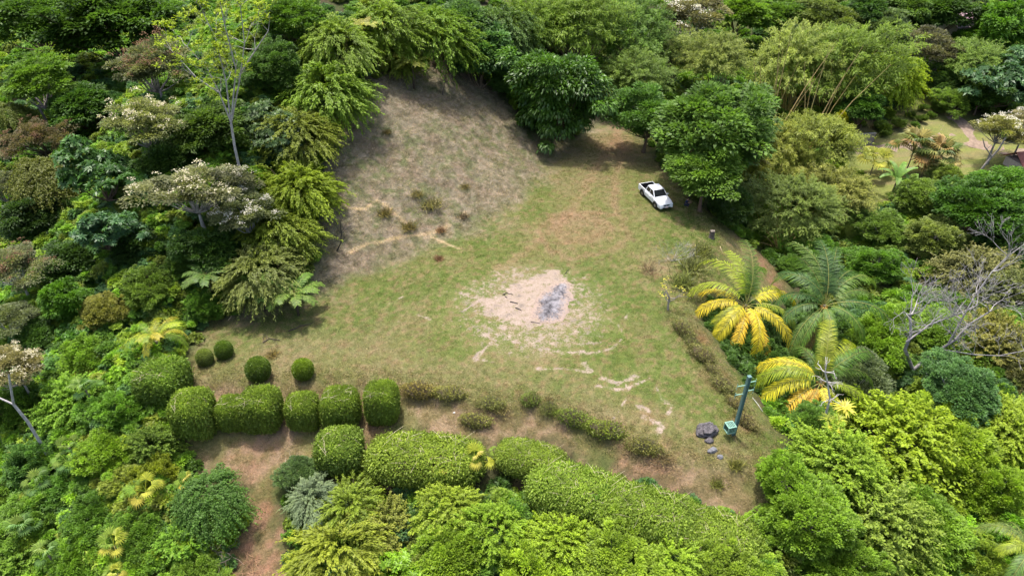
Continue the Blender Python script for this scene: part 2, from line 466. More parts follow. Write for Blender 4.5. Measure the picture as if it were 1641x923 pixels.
soil = mixc(n, maprange(n, f2, 0.5, 0.72, 0, 0.75), soil, (0.13, 0.095, 0.08))
soil = mixc(n, maprange(n, f4, 0.52, 0.66, 0, 0.75), soil, (0.09, 0.075, 0.072))
f5 = noise(n, 0.9, 6, 0.75)
soil = mixc(n, maprange(n, f5, 0.55, 0.63, 0, 0.6), soil, (0.075, 0.066, 0.066))
add = N(n, 'ShaderNodeMath', operation='ADD'); n.links.new(ba, add.inputs[0])
brk = maprange(n, f1, 0.2, 0.8, -0.42, 0.42); n.links.new(brk, add.inputs[1])
brk2 = N(n, 'ShaderNodeMath', operation='ADD'); n.links.new(add.outputs[0], brk2.inputs[0]); n.links.new(maprange(n, f2, 0.2, 0.8, -0.3, 0.3), brk2.inputs[1])
c = mixc(n, 1.0, c, (0.82, 0.82, 0.86), 'MULTIPLY')
c = mixc(n, maprange(n, brk2.outputs[0], 0.6, 0.86, 0, 0.9), c, soil)
p = N(n, 'ShaderNodeBsdfPrincipled'); p.inputs['Roughness'].default_value = 0.95; p.inputs['Specular IOR Level'].default_value = 0.1
n.links.new(c, p.inputs['Base Color'])
b = N(n, 'ShaderNodeBump'); b.inputs['Strength'].default_value = 0.7; b.inputs['Distance'].default_value = 0.09
n.links.new(f2, b.inputs['Height']); n.links.new(b.outputs[0], p.inputs['Normal'])
n.links.new(p.outputs[0], out.inputs[0])
M_GROUND = m
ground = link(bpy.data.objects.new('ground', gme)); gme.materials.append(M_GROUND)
tag(ground, 'grassy clearing on a spur with worn dirt and forest floor around', 'ground', kind='structure')

# ------------------------------------------------------------------ scattering of uncountable growth (grass, undergrowth)
def scatter(name, P, rot, scl, colr, idx, meshes, label, cat):
    me = bpy.data.meshes.new(name)
    me.vertices.add(len(P)); me.vertices.foreach_set('co', np.asarray(P, np.float32).ravel())
    for nm, ty, key, v in (('rot', 'FLOAT_VECTOR', 'vector', rot), ('scl', 'FLOAT_VECTOR', 'vector', scl),
                           ('col', 'FLOAT_COLOR', 'color', np.concatenate([colr, np.ones((len(P), 1))], 1)), ('idx', 'INT', 'value', idx)):
        a = me.attributes.new(nm, ty, 'POINT')
        a.data.foreach_set(key, np.asarray(v, np.int32 if ty == 'INT' else np.float32).ravel())
    me.update()
    o = link(bpy.data.objects.new(name, me))
    g = bpy.data.node_groups.new(name + '_scatter', 'GeometryNodeTree')
    g.interface.new_socket('Geometry', in_out='INPUT', socket_type='NodeSocketGeometry')
    g.interface.new_socket('Geometry', in_out='OUTPUT', socket_type='NodeSocketGeometry')
    gi = g.nodes.new('NodeGroupInput'); go = g.nodes.new('NodeGroupOutput')
    jn = g.nodes.new('GeometryNodeJoinGeometry')
    for me_ in meshes:
        src = bpy.data.objects.new(me_.name, me_)      # source only, never linked into the scene
        oi = g.nodes.new('GeometryNodeObjectInfo'); oi.inputs['Object'].default_value = src; oi.inputs['As Instance'].default_value = True
        g.links.new(oi.outputs['Geometry'], jn.inputs[0])
    ip = g.nodes.new('GeometryNodeInstanceOnPoints'); ip.inputs['Pick Instance'].default_value = True
    def att(nm, ty):
        a = g.nodes.new('GeometryNodeInputNamedAttribute'); a.data_type = ty; a.inputs['Name'].default_value = nm
        return a.outputs['Attribute']
    g.links.new(gi.outputs[0], ip.inputs['Points']); g.links.new(jn.outputs[0], ip.inputs['Instance'])
    g.links.new(att('idx', 'INT'), ip.inputs['Instance Index'])
    e2r = g.nodes.new('FunctionNodeEulerToRotation'); g.links.new(att('rot', 'FLOAT_VECTOR'), e2r.inputs[0])
    g.links.new(e2r.outputs[0], ip.inputs['Rotation']); g.links.new(att('scl', 'FLOAT_VECTOR'), ip.inputs['Scale'])
    g.links.new(ip.outputs[0], go.inputs[0])
    md = o.modifiers.new('scatter', 'NODES'); md.node_group = g
    return tag(o, label, cat, kind='stuff')

# ------------------------------------------------------------------ foliage generators (all numpy, shared by many plants)
def unit(v): return v / (np.linalg.norm(v, axis=-1, keepdims=True) + 1e-9)
def rdirs(n, rng): return unit(rng.normal(size=(n, 3)))
def leaves(name, pos, ax, nrm, L, W, tint, bend=0.15, mat=None):
    """one four-sided leaf per point: base, two shoulders and a drooping tip"""
    k = len(pos); ax = unit(ax); sd = unit(np.cross(ax, nrm)); nr = np.cross(sd, ax)
    L = np.broadcast_to(L, (k,))[:, None]; W = np.broadcast_to(W, (k,))[:, None]
    V = np.empty((k, 4, 3))
    V[:, 0] = pos; mid = pos + ax * L * 0.45 + nr * L * 0.06
    V[:, 1] = mid + sd * W * 0.5; V[:, 3] = mid - sd * W * 0.5
    V[:, 2] = pos + ax * L - nr * L * bend
    me = npmesh(name, V.reshape(-1, 3), np.arange(k * 4).reshape(-1, 4), tint=np.clip(tint, 0, 1))
    me.materials.append(mat or M_LEAF)
    return me
def lumpy(d, seed):
    """low frequency bulges of a crown outline for directions d"""
    r = np.random.default_rng(seed); v = np.zeros(len(d))
    for _ in range(9):
        c = unit(r.normal(size=3)); v += r.uniform(0.3, 1) * np.exp(-(1 - d @ c) * r.uniform(3, 9))
    return v / (v.max() + 1e-9)
def clump_centres(n, seed, zmin=-0.35, flat=0.8, inner=0.35):
    r = np.random.default_rng(seed)
    d = rdirs(n * 3, r); d = d[d[:, 2] > zmin][:n]
    rad = (0.42 + 0.66 * lumpy(d, seed + 1)) * (1 - inner * r.random(len(d)) ** 1.7) * r.uniform(0.86, 1.14, len(d))
    return d * rad[:, None] * np.array([1, 1, flat])
def crown_clumped(name, seed, R=4.0, nc=70, per=230, L=0.34, W=0.17, flat=0.8, cr=(0.17, 0.3), sq=0.62, droop=0.35, zmin=-0.35, mat=None, inner=0.35, rosette=False, gap=0.0):
    r = np.random.default_rng(seed)
    C = clump_centres(nc, seed, zmin, flat, inner)
    if rosette:
        # tufts of long leaves radiating from shoot tips that fill each clump
        ns = max(3, per // 11)
        cid = np.repeat(np.arange(len(C)), ns)
        rc = r.uniform(*cr, len(C))[cid]
        d = rdirs(len(cid), r); d[:, 2] = np.abs(d[:, 2]) * 1.0 - 0.25
        tip = (C[cid] + d * (rc * (0.55 + 0.45 * r.random(len(cid))))[:, None] * np.array([1, 1, sq])) * R
        sid = np.repeat(np.arange(len(tip)), 11)
        up = unit(d + np.array([0, 0, 0.7]))[sid]
        a = unit(rdirs(len(sid), r)); a = unit(a - (a * up).sum(1, keepdims=True) * up)
        ax = unit(a * 1.0 + up * r.uniform(0.15, 0.9, len(sid))[:, None])
        pos = tip[sid] + rdirs(len(sid), r) * 0.02
        nrm = up; tint = 0.2 + 0.5 * r.random(len(cid))[sid] * r.uniform(.6, 1.2, len(sid)) + 0.2 * r.random(len(C))[cid][sid]
        return leaves(name, pos, ax, nrm, L * r.uniform(0.7, 1.2, len(sid)), W, tint, 0.22, mat), C * R
    cid = np.repeat(np.arange(len(C)), per)
    rc = r.uniform(*cr, len(C))[cid]
    d = rdirs(len(cid), r); d[:, 2] = np.where(d[:, 2] < -0.3, -d[:, 2], d[:, 2])
    rr = 1 - 0.55 * r.random(len(cid)) ** 1.7
    pos = C[cid] + d * (rc * rr)[:, None] * np.array([1, 1, sq])
    out = unit(C)[cid]
    ax = unit(d + 0.6 * out + rdirs(len(cid), r) * 0.6 - np.array([0, 0, droop]))
    nrm = unit(d * 0.7 + np.array([0, 0, 1.0]) + rdirs(len(cid), r) * 0.45)
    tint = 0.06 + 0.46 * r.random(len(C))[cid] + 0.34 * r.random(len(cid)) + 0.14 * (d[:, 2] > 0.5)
    return leaves(name, pos * R, ax, nrm, L * r.uniform(0.65, 1.25, len(cid)), W * r.uniform(0.7, 1.2, len(cid)), tint, 0.18, mat), C * R
def crown_sprays(name, seed, R=4.0, ns=420, per=42, slen=(0.28, 0.5), L=0.3, W=0.09, flat=0.85, droop=0.5, rise=0.5, zmin=-0.45, spread=0.75, mat=None, inner=0.3, strand=0.05, nb=34):
    """feathery crown: arching sprays set with narrow leaves"""
    r = np.random.default_rng(seed)
    O = clump_centres(ns, seed, zmin, flat, inner) * 0.72
    ns = len(O)
    # sprays gather in bunches so that the outline breaks into plumes
    B = unit(clump_centres(nb, seed + 5, zmin, 1.0, 0.0))
    near = np.argmax(unit(O) @ B.T, 1)
    D = unit(unit(O) * 0.45 + B[near] * 0.85 + rdirs(ns, r) * 0.3 + np.array([0, 0, rise]))
    SL = r.uniform(*slen, ns) * (0.75 + 0.5 * r.random(nb)[near])
    u = np.tile(np.linspace(0.12, 1, per), ns) + r.uniform(-.02, .02, ns * per)
    sid = np.repeat(np.arange(ns), per)
    d = D[sid]; sl = SL[sid]
    pos = O[sid] + d * (u * sl)[:, None] + np.array([0, 0, -1]) * (droop * sl * u ** 2)[:, None] + rdirs(len(sid), r) * strand * (0.4 + 0.6 * (1 - u))[:, None]
    tan = unit(d + np.array([0, 0, -1]) * (2 * droop * u)[:, None])
    ax = unit(tan + rdirs(len(sid), r) * spread)
    nrm = unit(np.array([0, 0, 1.0]) + d * 0.4 + rdirs(len(sid), r) * 0.5)
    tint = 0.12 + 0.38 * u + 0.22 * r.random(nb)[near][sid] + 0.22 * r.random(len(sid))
    return leaves(name, pos * R, ax, nrm, L * r.uniform(0.6, 1.25, len(sid)), W, tint, 0.2, mat), O * R
def clipped(name, seed, hx, hy, hz, n=15000, L=0.13, W=0.08, pw=3.2, ragged=0.05, mat=None):
    """hedge block cut to shape: small leaves in a shell over a rounded block, base at z=0"""
    r = np.random.default_rng(seed)
    d = rdirs(int(n * 1.5), r); d = d[d[:, 2] > -0.75][:n]
    k = (np.abs(d) ** pw).sum(1) ** (-1 / pw)
    low = lumpy(d, seed)
    rad = k * (1 - 0.16 * r.random(len(d)) ** 2) * (1 + ragged * (low - 0.5) * 2 + ragged * 0.5 * r.normal(size=len(d)) + 0.10 * (r.random(len(d)) < 0.05) * r.random(len(d)))
    pos = d * rad[:, None] * np.array([hx, hy, hz]) + np.array([0, 0, hz])
    pos[:, 2] = np.maximum(pos[:, 2], 0.12)
    gr = unit(np.sign(d) * np.abs(d) ** (pw - 1) / np.array([hx, hy, hz]))
    ax = unit(gr * 0.8 + rdirs(len(d), r) * 0.9 + np.array([0, 0, 0.25]))
    nrm = unit(gr + rdirs(len(d), r) * 0.6)
    pat = np.array([fbm(pos[:, 0] * 1.6 + seed, pos[:, 1] * 1.6 + pos[:, 2], 1.0, 3)])[0]
    tint = 0.1 + 0.4 * r.random(len(d)) + 0.55 * (pat - 0.3) + 0.22 * sstep(0.2, 0.8, d[:, 2])  # upper leaves paler: sunlit hedge tops put into the leaf colour
    return leaves(name, pos, ax, nrm, L * r.uniform(0.7, 1.3, len(d)), W, tint, 0.15, mat)
def blossom(name, seed, C, R, n=34, per=26, size=0.13, spread=0.32):
    r = np.random.default_rng(seed)
    top = C[C[:, 2] > -0.1 * R]
    sel = top[r.integers(0, len(top), n)]
    c = sel * 1.08 + rdirs(n, r) * 0.35 + np.array([0, 0, 0.14 * R])
    cid = np.repeat(np.arange(n), per)
    d = rdirs(len(cid), r); d[:, 2] = np.abs(d[:, 2])
    pos = c[cid] + d * (spread * r.random(len(cid)) ** 0.5)[:, None] * np.array([1, 1, 0.6])
    return leaves(name, pos, unit(d + rdirs(len(cid), r)), unit(d + np.array([0, 0, 1])), size, size * 0.8, 0.3 + 0.6 * r.random(len(cid)), 0.05, M_FLOWER)
def limbs(name, C, seed, R, k=14, rbase=0.09, zdown=0.6, rt=0.016, ext=(.95, 1.16)):
    """boughs from the trunk head to clump centres"""
    rr = random.Random(seed); b = MB()
    idx = list(range(len(C))); rr.shuffle(idx)
    for i in idx[:k]:
        e = Vector(C[i]) * rr.uniform(*ext); s = Vector((0, 0, -zdown * R)); m1 = s.lerp(e, 0.35) + Vector((rr.uniform(-.06, .06), rr.uniform(-.06, .06), -0.05)) * R
        m2 = s.lerp(e, 0.7) + Vector((rr.uniform(-.07, .07), rr.uniform(-.07, .07), 0.02)) * R
        q = rr.uniform(0.5, 1)
        b.tube([s, m1, m2, e], [rbase * q * R / 4, rbase * q * .62 * R / 4, rbase * q * .36 * R / 4, rt], 5, cap=False)
    me = b.mesh(name, True); me.materials.append(M_BARK); return me
def trunk_mesh(name, seed, lean=0.08):
    rr = random.Random(seed); b = MB(); pts = []; rad = []
    for i in range(7):
        u = i / 6
        pts.append((lean * math.sin(u * 2.2 + seed), lean * math.cos(u * 1.7 + seed * 2) - lean, u)); rad.append(0.2 * (1 - 0.55 * u) * (1.35 if i == 0 else 1))
    b.tube(pts, rad, 8); me = b.mesh(name, True); me.materials.append(M_BARK); return me

# ------------------------------------------------------------------ species: shared crowns, boughs and trunks
SP = {}
def species(key, R, variants, trunk_r=1.0, limbs_k=14, flowers=None, shrub=False, zdown=0.6, ext=(.95, 1.16)):
    L = []
    for i, (me, C) in enumerate(variants):
        L.append((me, limbs(key + '_limbs', C, i + 3, R, limbs_k, 0.1 * trunk_r, zdown, ext=ext), blossom(key + '_flowers', i + 60, C, R, **flowers) if flowers else None))
    SP[key] = dict(R=R, L=L, trunk=trunk_mesh(key + '_trunk', len(SP) + 1), tr=trunk_r, shrub=shrub)
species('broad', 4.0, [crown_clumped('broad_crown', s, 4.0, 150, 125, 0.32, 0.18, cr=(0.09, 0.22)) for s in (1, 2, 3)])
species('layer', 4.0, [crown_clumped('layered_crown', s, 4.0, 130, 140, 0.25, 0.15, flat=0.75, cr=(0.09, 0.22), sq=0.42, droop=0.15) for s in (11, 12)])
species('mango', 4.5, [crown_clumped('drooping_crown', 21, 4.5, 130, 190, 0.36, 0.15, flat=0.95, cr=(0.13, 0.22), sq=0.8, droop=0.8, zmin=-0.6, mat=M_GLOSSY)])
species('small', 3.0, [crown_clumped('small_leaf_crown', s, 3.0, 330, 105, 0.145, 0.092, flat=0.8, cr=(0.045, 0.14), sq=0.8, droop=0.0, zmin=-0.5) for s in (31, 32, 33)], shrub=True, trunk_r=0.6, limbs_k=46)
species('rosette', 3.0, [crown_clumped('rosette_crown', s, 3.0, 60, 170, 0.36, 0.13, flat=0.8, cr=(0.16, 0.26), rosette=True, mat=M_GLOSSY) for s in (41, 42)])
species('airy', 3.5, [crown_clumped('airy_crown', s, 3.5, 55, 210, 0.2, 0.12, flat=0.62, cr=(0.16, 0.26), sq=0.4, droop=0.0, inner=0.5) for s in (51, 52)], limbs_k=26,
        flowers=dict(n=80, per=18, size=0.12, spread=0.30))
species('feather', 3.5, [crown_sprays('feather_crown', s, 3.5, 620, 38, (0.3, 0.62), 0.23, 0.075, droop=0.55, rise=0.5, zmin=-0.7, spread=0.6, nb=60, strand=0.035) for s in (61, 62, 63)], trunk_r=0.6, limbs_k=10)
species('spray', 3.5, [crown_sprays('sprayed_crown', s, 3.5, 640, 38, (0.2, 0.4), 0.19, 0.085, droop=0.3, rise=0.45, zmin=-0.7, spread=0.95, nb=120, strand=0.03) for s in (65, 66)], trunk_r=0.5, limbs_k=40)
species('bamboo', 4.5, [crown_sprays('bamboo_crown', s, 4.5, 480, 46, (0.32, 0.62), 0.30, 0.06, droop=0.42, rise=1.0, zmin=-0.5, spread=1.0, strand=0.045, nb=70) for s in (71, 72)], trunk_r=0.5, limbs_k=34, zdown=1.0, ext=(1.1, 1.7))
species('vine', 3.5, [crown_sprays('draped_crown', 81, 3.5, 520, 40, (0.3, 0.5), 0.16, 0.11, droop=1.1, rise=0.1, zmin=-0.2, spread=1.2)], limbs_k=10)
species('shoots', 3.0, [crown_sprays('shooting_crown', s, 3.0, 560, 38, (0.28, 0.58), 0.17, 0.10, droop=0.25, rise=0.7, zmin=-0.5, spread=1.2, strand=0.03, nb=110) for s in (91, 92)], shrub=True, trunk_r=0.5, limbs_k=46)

K = dict(dark=(0.030, 0.066, 0.012), mid=(0.050, 0.108, 0.014), bright=(0.085, 0.165, 0.018), lime=(0.15, 0.215, 0.018), yel=(0.112, 0.168, 0.015), feath=(0.088, 0.148, 0.016),
         blue=(0.040, 0.088, 0.036), olive=(0.078, 0.10, 0.022), grey=(0.100, 0.112, 0.052), pale=(0.185, 0.175, 0.075), pink=(0.150, 0.105, 0.060), bam=(0.095, 0.15, 0.022),
         bamp=(0.135, 0.175, 0.045), straw=(0.10, 0.112, 0.05), brown=(0.13, 0.085, 0.045), gold=(0.22, 0.20, 0.018))
BARK = dict(grey=(0.30, 0.28, 0.26), brown=(0.14, 0.10, 0.07), pale=(0.46, 0.44, 0.41), dark=(0.07, 0.055, 0.045), bam=(0.40, 0.31, 0.10))
NAMES = dict(broad=('broadleaf_tree', 'tree'), layer=('spreading_tree', 'tree'), mango=('broadleaf_tree', 'tree'), small=('leafy_shrub', 'shrub'), rosette=('glossy_leaf_tree', 'tree'),
             airy=('flowering_tree', 'tree'), feather=('feathery_tree', 'tree'), bamboo=('bamboo_clump', 'bamboo'), vine=('vine_draped_tree', 'tree'), spray=('leafy_shrub', 'shrub'), shoots=('leafy_shrub', 'shrub'))
GROUPS = dict(tree='trees of the surrounding forest', shrub='shrubs growing round the clearing', bamboo='bamboo clumps behind the clearing')
_turn = [0]
def plant(key, px, py, rpx, col, label, hc=None, sq=1.0, bark='brown', fl=None, flat=1.0, name=None, cat=None):
    """a tree or shrub whose crown stands where the photograph shows it; hc = crown centre above the ground"""
    s = SP[key]; R = s['R']
    r = rpx * 62.0 / FPX; h = hc
    for _ in range(3):
        h = hc if hc is not None else (r * 0.5 if s['shrub'] else r * 0.95)
        c, t = hit(px, py, h)
        r = rpx * t / FPX
    k = r / R
    _turn[0] += 1; i = _turn[0]
    base = empty(name or NAMES[key][0], (c.x, c.y, gz(c.x, c.y) - 0.05))
    cat = cat or NAMES[key][1]; tag(base, label, cat, GROUPS[cat])
    me, lm, bl = s['L'][i % len(s['L'])]
    rz = (i * 2.399) % 6.283
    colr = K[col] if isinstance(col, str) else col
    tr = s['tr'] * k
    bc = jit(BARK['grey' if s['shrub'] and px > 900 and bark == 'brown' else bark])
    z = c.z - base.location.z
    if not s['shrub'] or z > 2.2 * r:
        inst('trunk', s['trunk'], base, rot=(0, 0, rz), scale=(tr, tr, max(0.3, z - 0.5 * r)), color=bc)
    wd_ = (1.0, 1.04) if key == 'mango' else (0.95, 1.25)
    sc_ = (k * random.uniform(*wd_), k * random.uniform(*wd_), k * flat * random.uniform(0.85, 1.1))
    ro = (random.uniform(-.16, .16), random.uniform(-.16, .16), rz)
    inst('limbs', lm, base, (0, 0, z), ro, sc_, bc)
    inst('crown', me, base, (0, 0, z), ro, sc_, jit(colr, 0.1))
    if bl is not None and fl is not None:
        inst('blossom', bl, base, (0, 0, z), ro, sc_, fl)
    return base
CREAM = (0.42, 0.385, 0.28); WHITE = (0.52, 0.49, 0.43); ROSE = (0.15, 0.09, 0.055)

# ---- forest at the upper left
T = plant
T('layer', 60, 40, 88, 'mid', 'layered bright green tree in the top left corner of the picture', hc=7)
T('broad', 185, 50, 95, 'dark', 'large deep green broadleaf tree left of the pale-trunked tree at the top', hc=6)
T('layer', 50, 140, 62, (0.07, 0.14, 0.02), 'light green flat-topped tree with bare lower boughs at the left edge', hc=5, bark='grey')
T('broad', 130, 175, 62, 'dark', 'dark green round tree below the large deep green tree, upper left', hc=3)
T('airy', 245, 110, 66, (0.085, 0.10, 0.05), 'dull grey-green tree with rusty flush, right of the dark upper left trees', hc=5, fl=ROSE, bark='grey')
T('airy', 235, 195, 72, (0.10, 0.118, 0.055), 'tree covered in cream flower heads in the upper left forest', hc=4.5, fl=CREAM, bark='grey')
T('vine', 12, 185, 42, 'olive', 'olive creeper-draped tree on the left edge under the flat-topped tree', hc=3)
T('airy', 62, 222, 46, (0.075, 0.07, 0.035), 'small tree with rusty red shoots at the far left', hc=4, fl=ROSE, bark='dark')
T('vine', 78, 285, 62, 'olive', 'large olive mound of hanging creeper at the left', hc=4)
T('rosette', 165, 280, 72, (0.04, 0.10, 0.025), 'glossy dark-leaved round tree with leaf rosettes, left of the cream-flowered tree', hc=5)
T('broad', 335, 215, 62, (0.045, 0.085, 0.014), 'green creeper-clad tree behind the pale trunk', hc=2.5)
T('airy', 310, 305, 88, (0.10, 0.118, 0.068), 'wide pale olive tree with white blossoms left of the dry slope', hc=5.5, fl=CREAM, bark='grey', flat=0.8)
T('airy', 395, 345, 55, (0.10, 0.12, 0.065), 'pale tree thick with white blossoms against the feathery trees by the slope', hc=4.5, fl=WHITE, bark='grey')
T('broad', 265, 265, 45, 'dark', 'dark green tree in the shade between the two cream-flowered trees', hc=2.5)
T('airy', 5, 300, 40, (0.07, 0.085, 0.05), 'grey-green tree cut by the left edge beside the creeper mound', hc=4, bark='grey')
# ---- feathery fringe along the top of the dry slope
T('small', 465, 35, 62, 'mid', 'mid green bushy tree at the top, right of the pale-trunked tree', hc=4)
T('small', 445, 110, 52, (0.045, 0.095, 0.02), 'dark green bushy tree below the top fringe, right of the pale trunk', hc=3)
T('feather', 540, 70, 75, 'feath', 'feathery yellow-green tree left of the upper tree fern', hc=4)
T('feather', 525, 150, 88, 'feath', 'broad feathery tree overhanging the upper left corner of the dry slope', hc=3)
T('feather', 480, 215, 66, (0.10, 0.14, 0.02), 'feathery tree at the left rim of the dry slope, middle height', hc=2.6)
T('feather', 610, 45, 72, 'feath', 'feathery tree above the top of the dry slope, behind the upper tree fern', hc=4)
T('feather', 640, 95, 45, (0.09, 0.13, 0.02), 'small feathery tree right behind the tree fern on the slope', hc=1.8)
T('feather', 695, 60, 82, 'feath', 'drooping feathery tree at the top point of the dry slope', hc=3.4)
T('broad', 770, 100, 66, (0.05, 0.105, 0.035), 'blue-green drooping tree at the top right of the dry slope', hc=3)
T('broad', 745, 40, 60, (0.05, 0.10, 0.025), 'dark green tree on the skyline behind the drooping feathery tree', hc=5)
T('feather', 800, 50, 62, (0.06, 0.105, 0.03), 'blue-green feathery tree left of the tall bamboo', hc=5)
T('small', 820, 130, 48, (0.06, 0.12, 0.03), 'green bush filling the gap left of the big round tree', hc=2)
T('rosette', 440, 205, 48, (0.055, 0.095, 0.035), 'grey-green rosette tree between the pale trunk and the feathery fringe', hc=3.2)
T('rosette', 452, 235, 34, (0.045, 0.095, 0.04), 'small blue-green rosette tree above the lowest feathery tree', hc=2.6)
T('feather', 478, 305, 74, 'yel', 'yellow-green feathery tree leaning over the left rim of the slope', hc=3)
T('feather', 440, 370, 66, (0.115, 0.15, 0.022), 'feathery tree below the white-blossomed tree at the slope edge', hc=2.6)
T('feather', 415, 440, 72, (0.10, 0.13, 0.036), 'feathery tree with straw-coloured tips above the lower tree ferns', hc=2.6)
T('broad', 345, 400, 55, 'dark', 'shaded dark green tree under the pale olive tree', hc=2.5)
# ---- forest at the middle left
T('airy', 22, 430, 62, (0.085, 0.10, 0.055), 'grey-green tree with pinkish tips at the left edge, mid height', hc=5, fl=ROSE, bark='pale')
T('airy', 10, 510, 48, (0.07, 0.09, 0.05), 'thin grey-leaved tree with pale bent branches on the left edge', hc=4, bark='pale')
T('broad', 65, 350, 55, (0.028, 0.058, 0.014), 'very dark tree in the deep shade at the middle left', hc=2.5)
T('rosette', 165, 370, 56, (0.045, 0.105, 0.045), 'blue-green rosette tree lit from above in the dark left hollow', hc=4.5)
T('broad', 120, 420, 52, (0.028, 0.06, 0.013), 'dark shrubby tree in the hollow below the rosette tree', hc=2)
T('broad', 100, 480, 52, (0.055, 0.13, 0.012), 'fresh green broadleaf tree at the lower end of the left hollow', hc=3)
T('small', 160, 500, 44, (0.10, 0.12, 0.025), 'thin yellowish sapling thicket left of the yellow palm', hc=2.2)
T('small', 245, 460, 48, (0.07, 0.13, 0.02), 'light green shrub above the yellow palm', hc=2.0)
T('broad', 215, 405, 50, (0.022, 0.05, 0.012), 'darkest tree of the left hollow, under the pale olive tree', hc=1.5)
T('small', 300, 425, 42, (0.05, 0.10, 0.018), 'green shrub left of the lower tree ferns', hc=1.8)
T('small', 325, 490, 34, (0.06, 0.13, 0.018), 'bright shrub at the left tip of the lawn', hc=1.0)
T('airy', 22, 590, 52, (0.14, 0.14, 0.07), 'cream-flowered tree at the left edge above the leaning trunk', hc=5, fl=CREAM, bark='grey')
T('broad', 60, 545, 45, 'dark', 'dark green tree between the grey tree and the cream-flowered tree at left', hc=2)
T('small', 140, 575, 52, 'bright', 'bright green shrub left of the yellow palm and below the dark hollow', hc=1.6)
T('rosette', 130, 535, 34, (0.06, 0.15, 0.02), 'small bright rosette bush left of the yellow palm', hc=1.5)
# ---- shrubs at the lower left
LL = [(40, 660, 62, 'mid', 'small', 'green shrub beside the leaning pale trunk at the left edge'), (125, 645, 60, 'bright', 'shoots', 'bright green shrub right of the leaning trunk'),
      (195, 660, 52, (0.07, 0.15, 0.02), 'small', 'leafy shrub left of the two leftmost clipped bushes'), (185, 720, 60, (0.11, 0.19, 0.016), 'small', 'sunny yellow-green shrub in the lower left thicket'),
      (60, 745, 62, (0.06, 0.13, 0.03), 'small', 'shrub at the foot of the leaning trunk'), (120, 770, 54, (0.06, 0.135, 0.02), 'small', 'shrub below the leaning trunk foot'),
      (245, 715, 46, (0.075, 0.12, 0.02), 'shoots', 'fine feathery shrub below the leftmost clipped bush'), (250, 770, 46, (0.12, 0.17, 0.016), 'small', 'yellowish shrub among the small fan palms'),
      (155, 825, 52, (0.045, 0.105, 0.014), 'small', 'deep green rounded shrub in the lower left thicket'), (340, 800, 66, (0.05, 0.105, 0.02), 'vine', 'dark creeper-covered mound left of the red earth path'),
      (55, 840, 66, (0.085, 0.16, 0.02), 'small', 'bright shrub in the bottom left corner region by the fan palms'), (30, 905, 60, (0.08, 0.15, 0.02), 'shoots', 'shrub in the very bottom left corner'),
      (120, 900, 60, (0.075, 0.15, 0.016), 'small', 'green shrub at the bottom edge, left'), (225, 860, 60, (0.07, 0.14, 0.02), 'small', 'green shrub left of the brown brush heap'),
      (290, 870, 56, (0.075, 0.15, 0.018), 'shoots', 'bushy shrub just left of the tangled brown brush'), (205, 915, 56, (0.09, 0.16, 0.02), 'small', 'bottom edge shrub below the yellow fan palm'),
      (315, 920, 52, (0.08, 0.145, 0.02), 'small', 'bottom edge shrub left of the red earth'), (15, 800, 52, (0.07, 0.14, 0.02), 'small', 'left edge shrub below the leaning trunk')]
for px, py, r, c_, k, lab in LL: T(k, px, py, r, c_, lab)
# ---- trees behind and right of the clearing
T('mango', 893, 160, 84, (0.036, 0.092, 0.012), 'big round dark green tree standing at the back of the clearing', hc=5.0, flat=1.12)
T('bamboo', 925, 45, 100, 'bam', 'tall green bamboo behind the big round tree', hc=7)
T('bamboo', 850, 45, 72, 'bam', 'bamboo clump left of the tallest bamboo at the top', hc=6)
T('bamboo', 1005, 55, 82, (0.07, 0.125, 0.022), 'bamboo clump right of the tallest bamboo, at the top edge', hc=7)
T('bamboo', 1010, 130, 62, (0.08, 0.125, 0.03), 'drooping bamboo above the entrance path', hc=5)
T('layer', 1040, 185, 66, (0.045, 0.108, 0.02), 'green spreading tree above the parked pickup', hc=5)
T('layer', 1120, 205, 105, (0.056, 0.118, 0.022), 'widest spreading tree right of the entrance path', hc=6.5)
T('layer', 1130, 278, 74, (0.062, 0.130, 0.018), 'lower spreading tree shading the pickup and the crouching person', hc=4.6)
T('airy', 1105, 30, 62, (0.10, 0.10, 0.06), 'grey tree with whitish seed heads at the top centre right', hc=7, fl=WHITE, bark='pale')
T('bamboo', 1150, 100, 62, (0.12, 0.155, 0.04), 'pale dry bamboo behind the widest spreading tree', hc=6)
T('bamboo', 1080, 90, 48, (0.08, 0.12, 0.03), 'small bamboo tuft below the grey seed-headed tree', hc=5)
T('layer', 1195, 215, 52, (0.065, 0.11, 0.03), 'greyish spreading tree on the right flank of the widest tree', hc=6)
T('bamboo', 1270, 110, 84, 'bamp', 'pale bamboo with tall dry culms at the upper right', hc=6.5, bark='bam')
T('bamboo', 1345, 110, 92, 'bam', 'large arching bamboo left of the sunlit lime tree', hc=6.5, bark='bam')
T('bamboo', 1235, 250, 72, (0.135, 0.165, 0.035), 'bamboo standing right of the spreading trees by the bank', hc=5, bark='bam')
T('bamboo', 1300, 235, 88, (0.115, 0.15, 0.035), 'wide soft bamboo below the large arching bamboo', hc=5.5, bark='bam')
T('bamboo', 1275, 335, 82, (0.10, 0.14, 0.035), 'bamboo clump whose bare stems show above the brown bank', hc=4.5, bark='bam')
T('bamboo', 1345, 315, 70, (0.15, 0.17, 0.05), 'straw-tinged bamboo right of the bare-stemmed clump', hc=4, bark='bam')
T('layer', 1180, 330, 52, (0.03, 0.062, 0.014), 'dark tree in the shade right of the crouching person', hc=2.8)
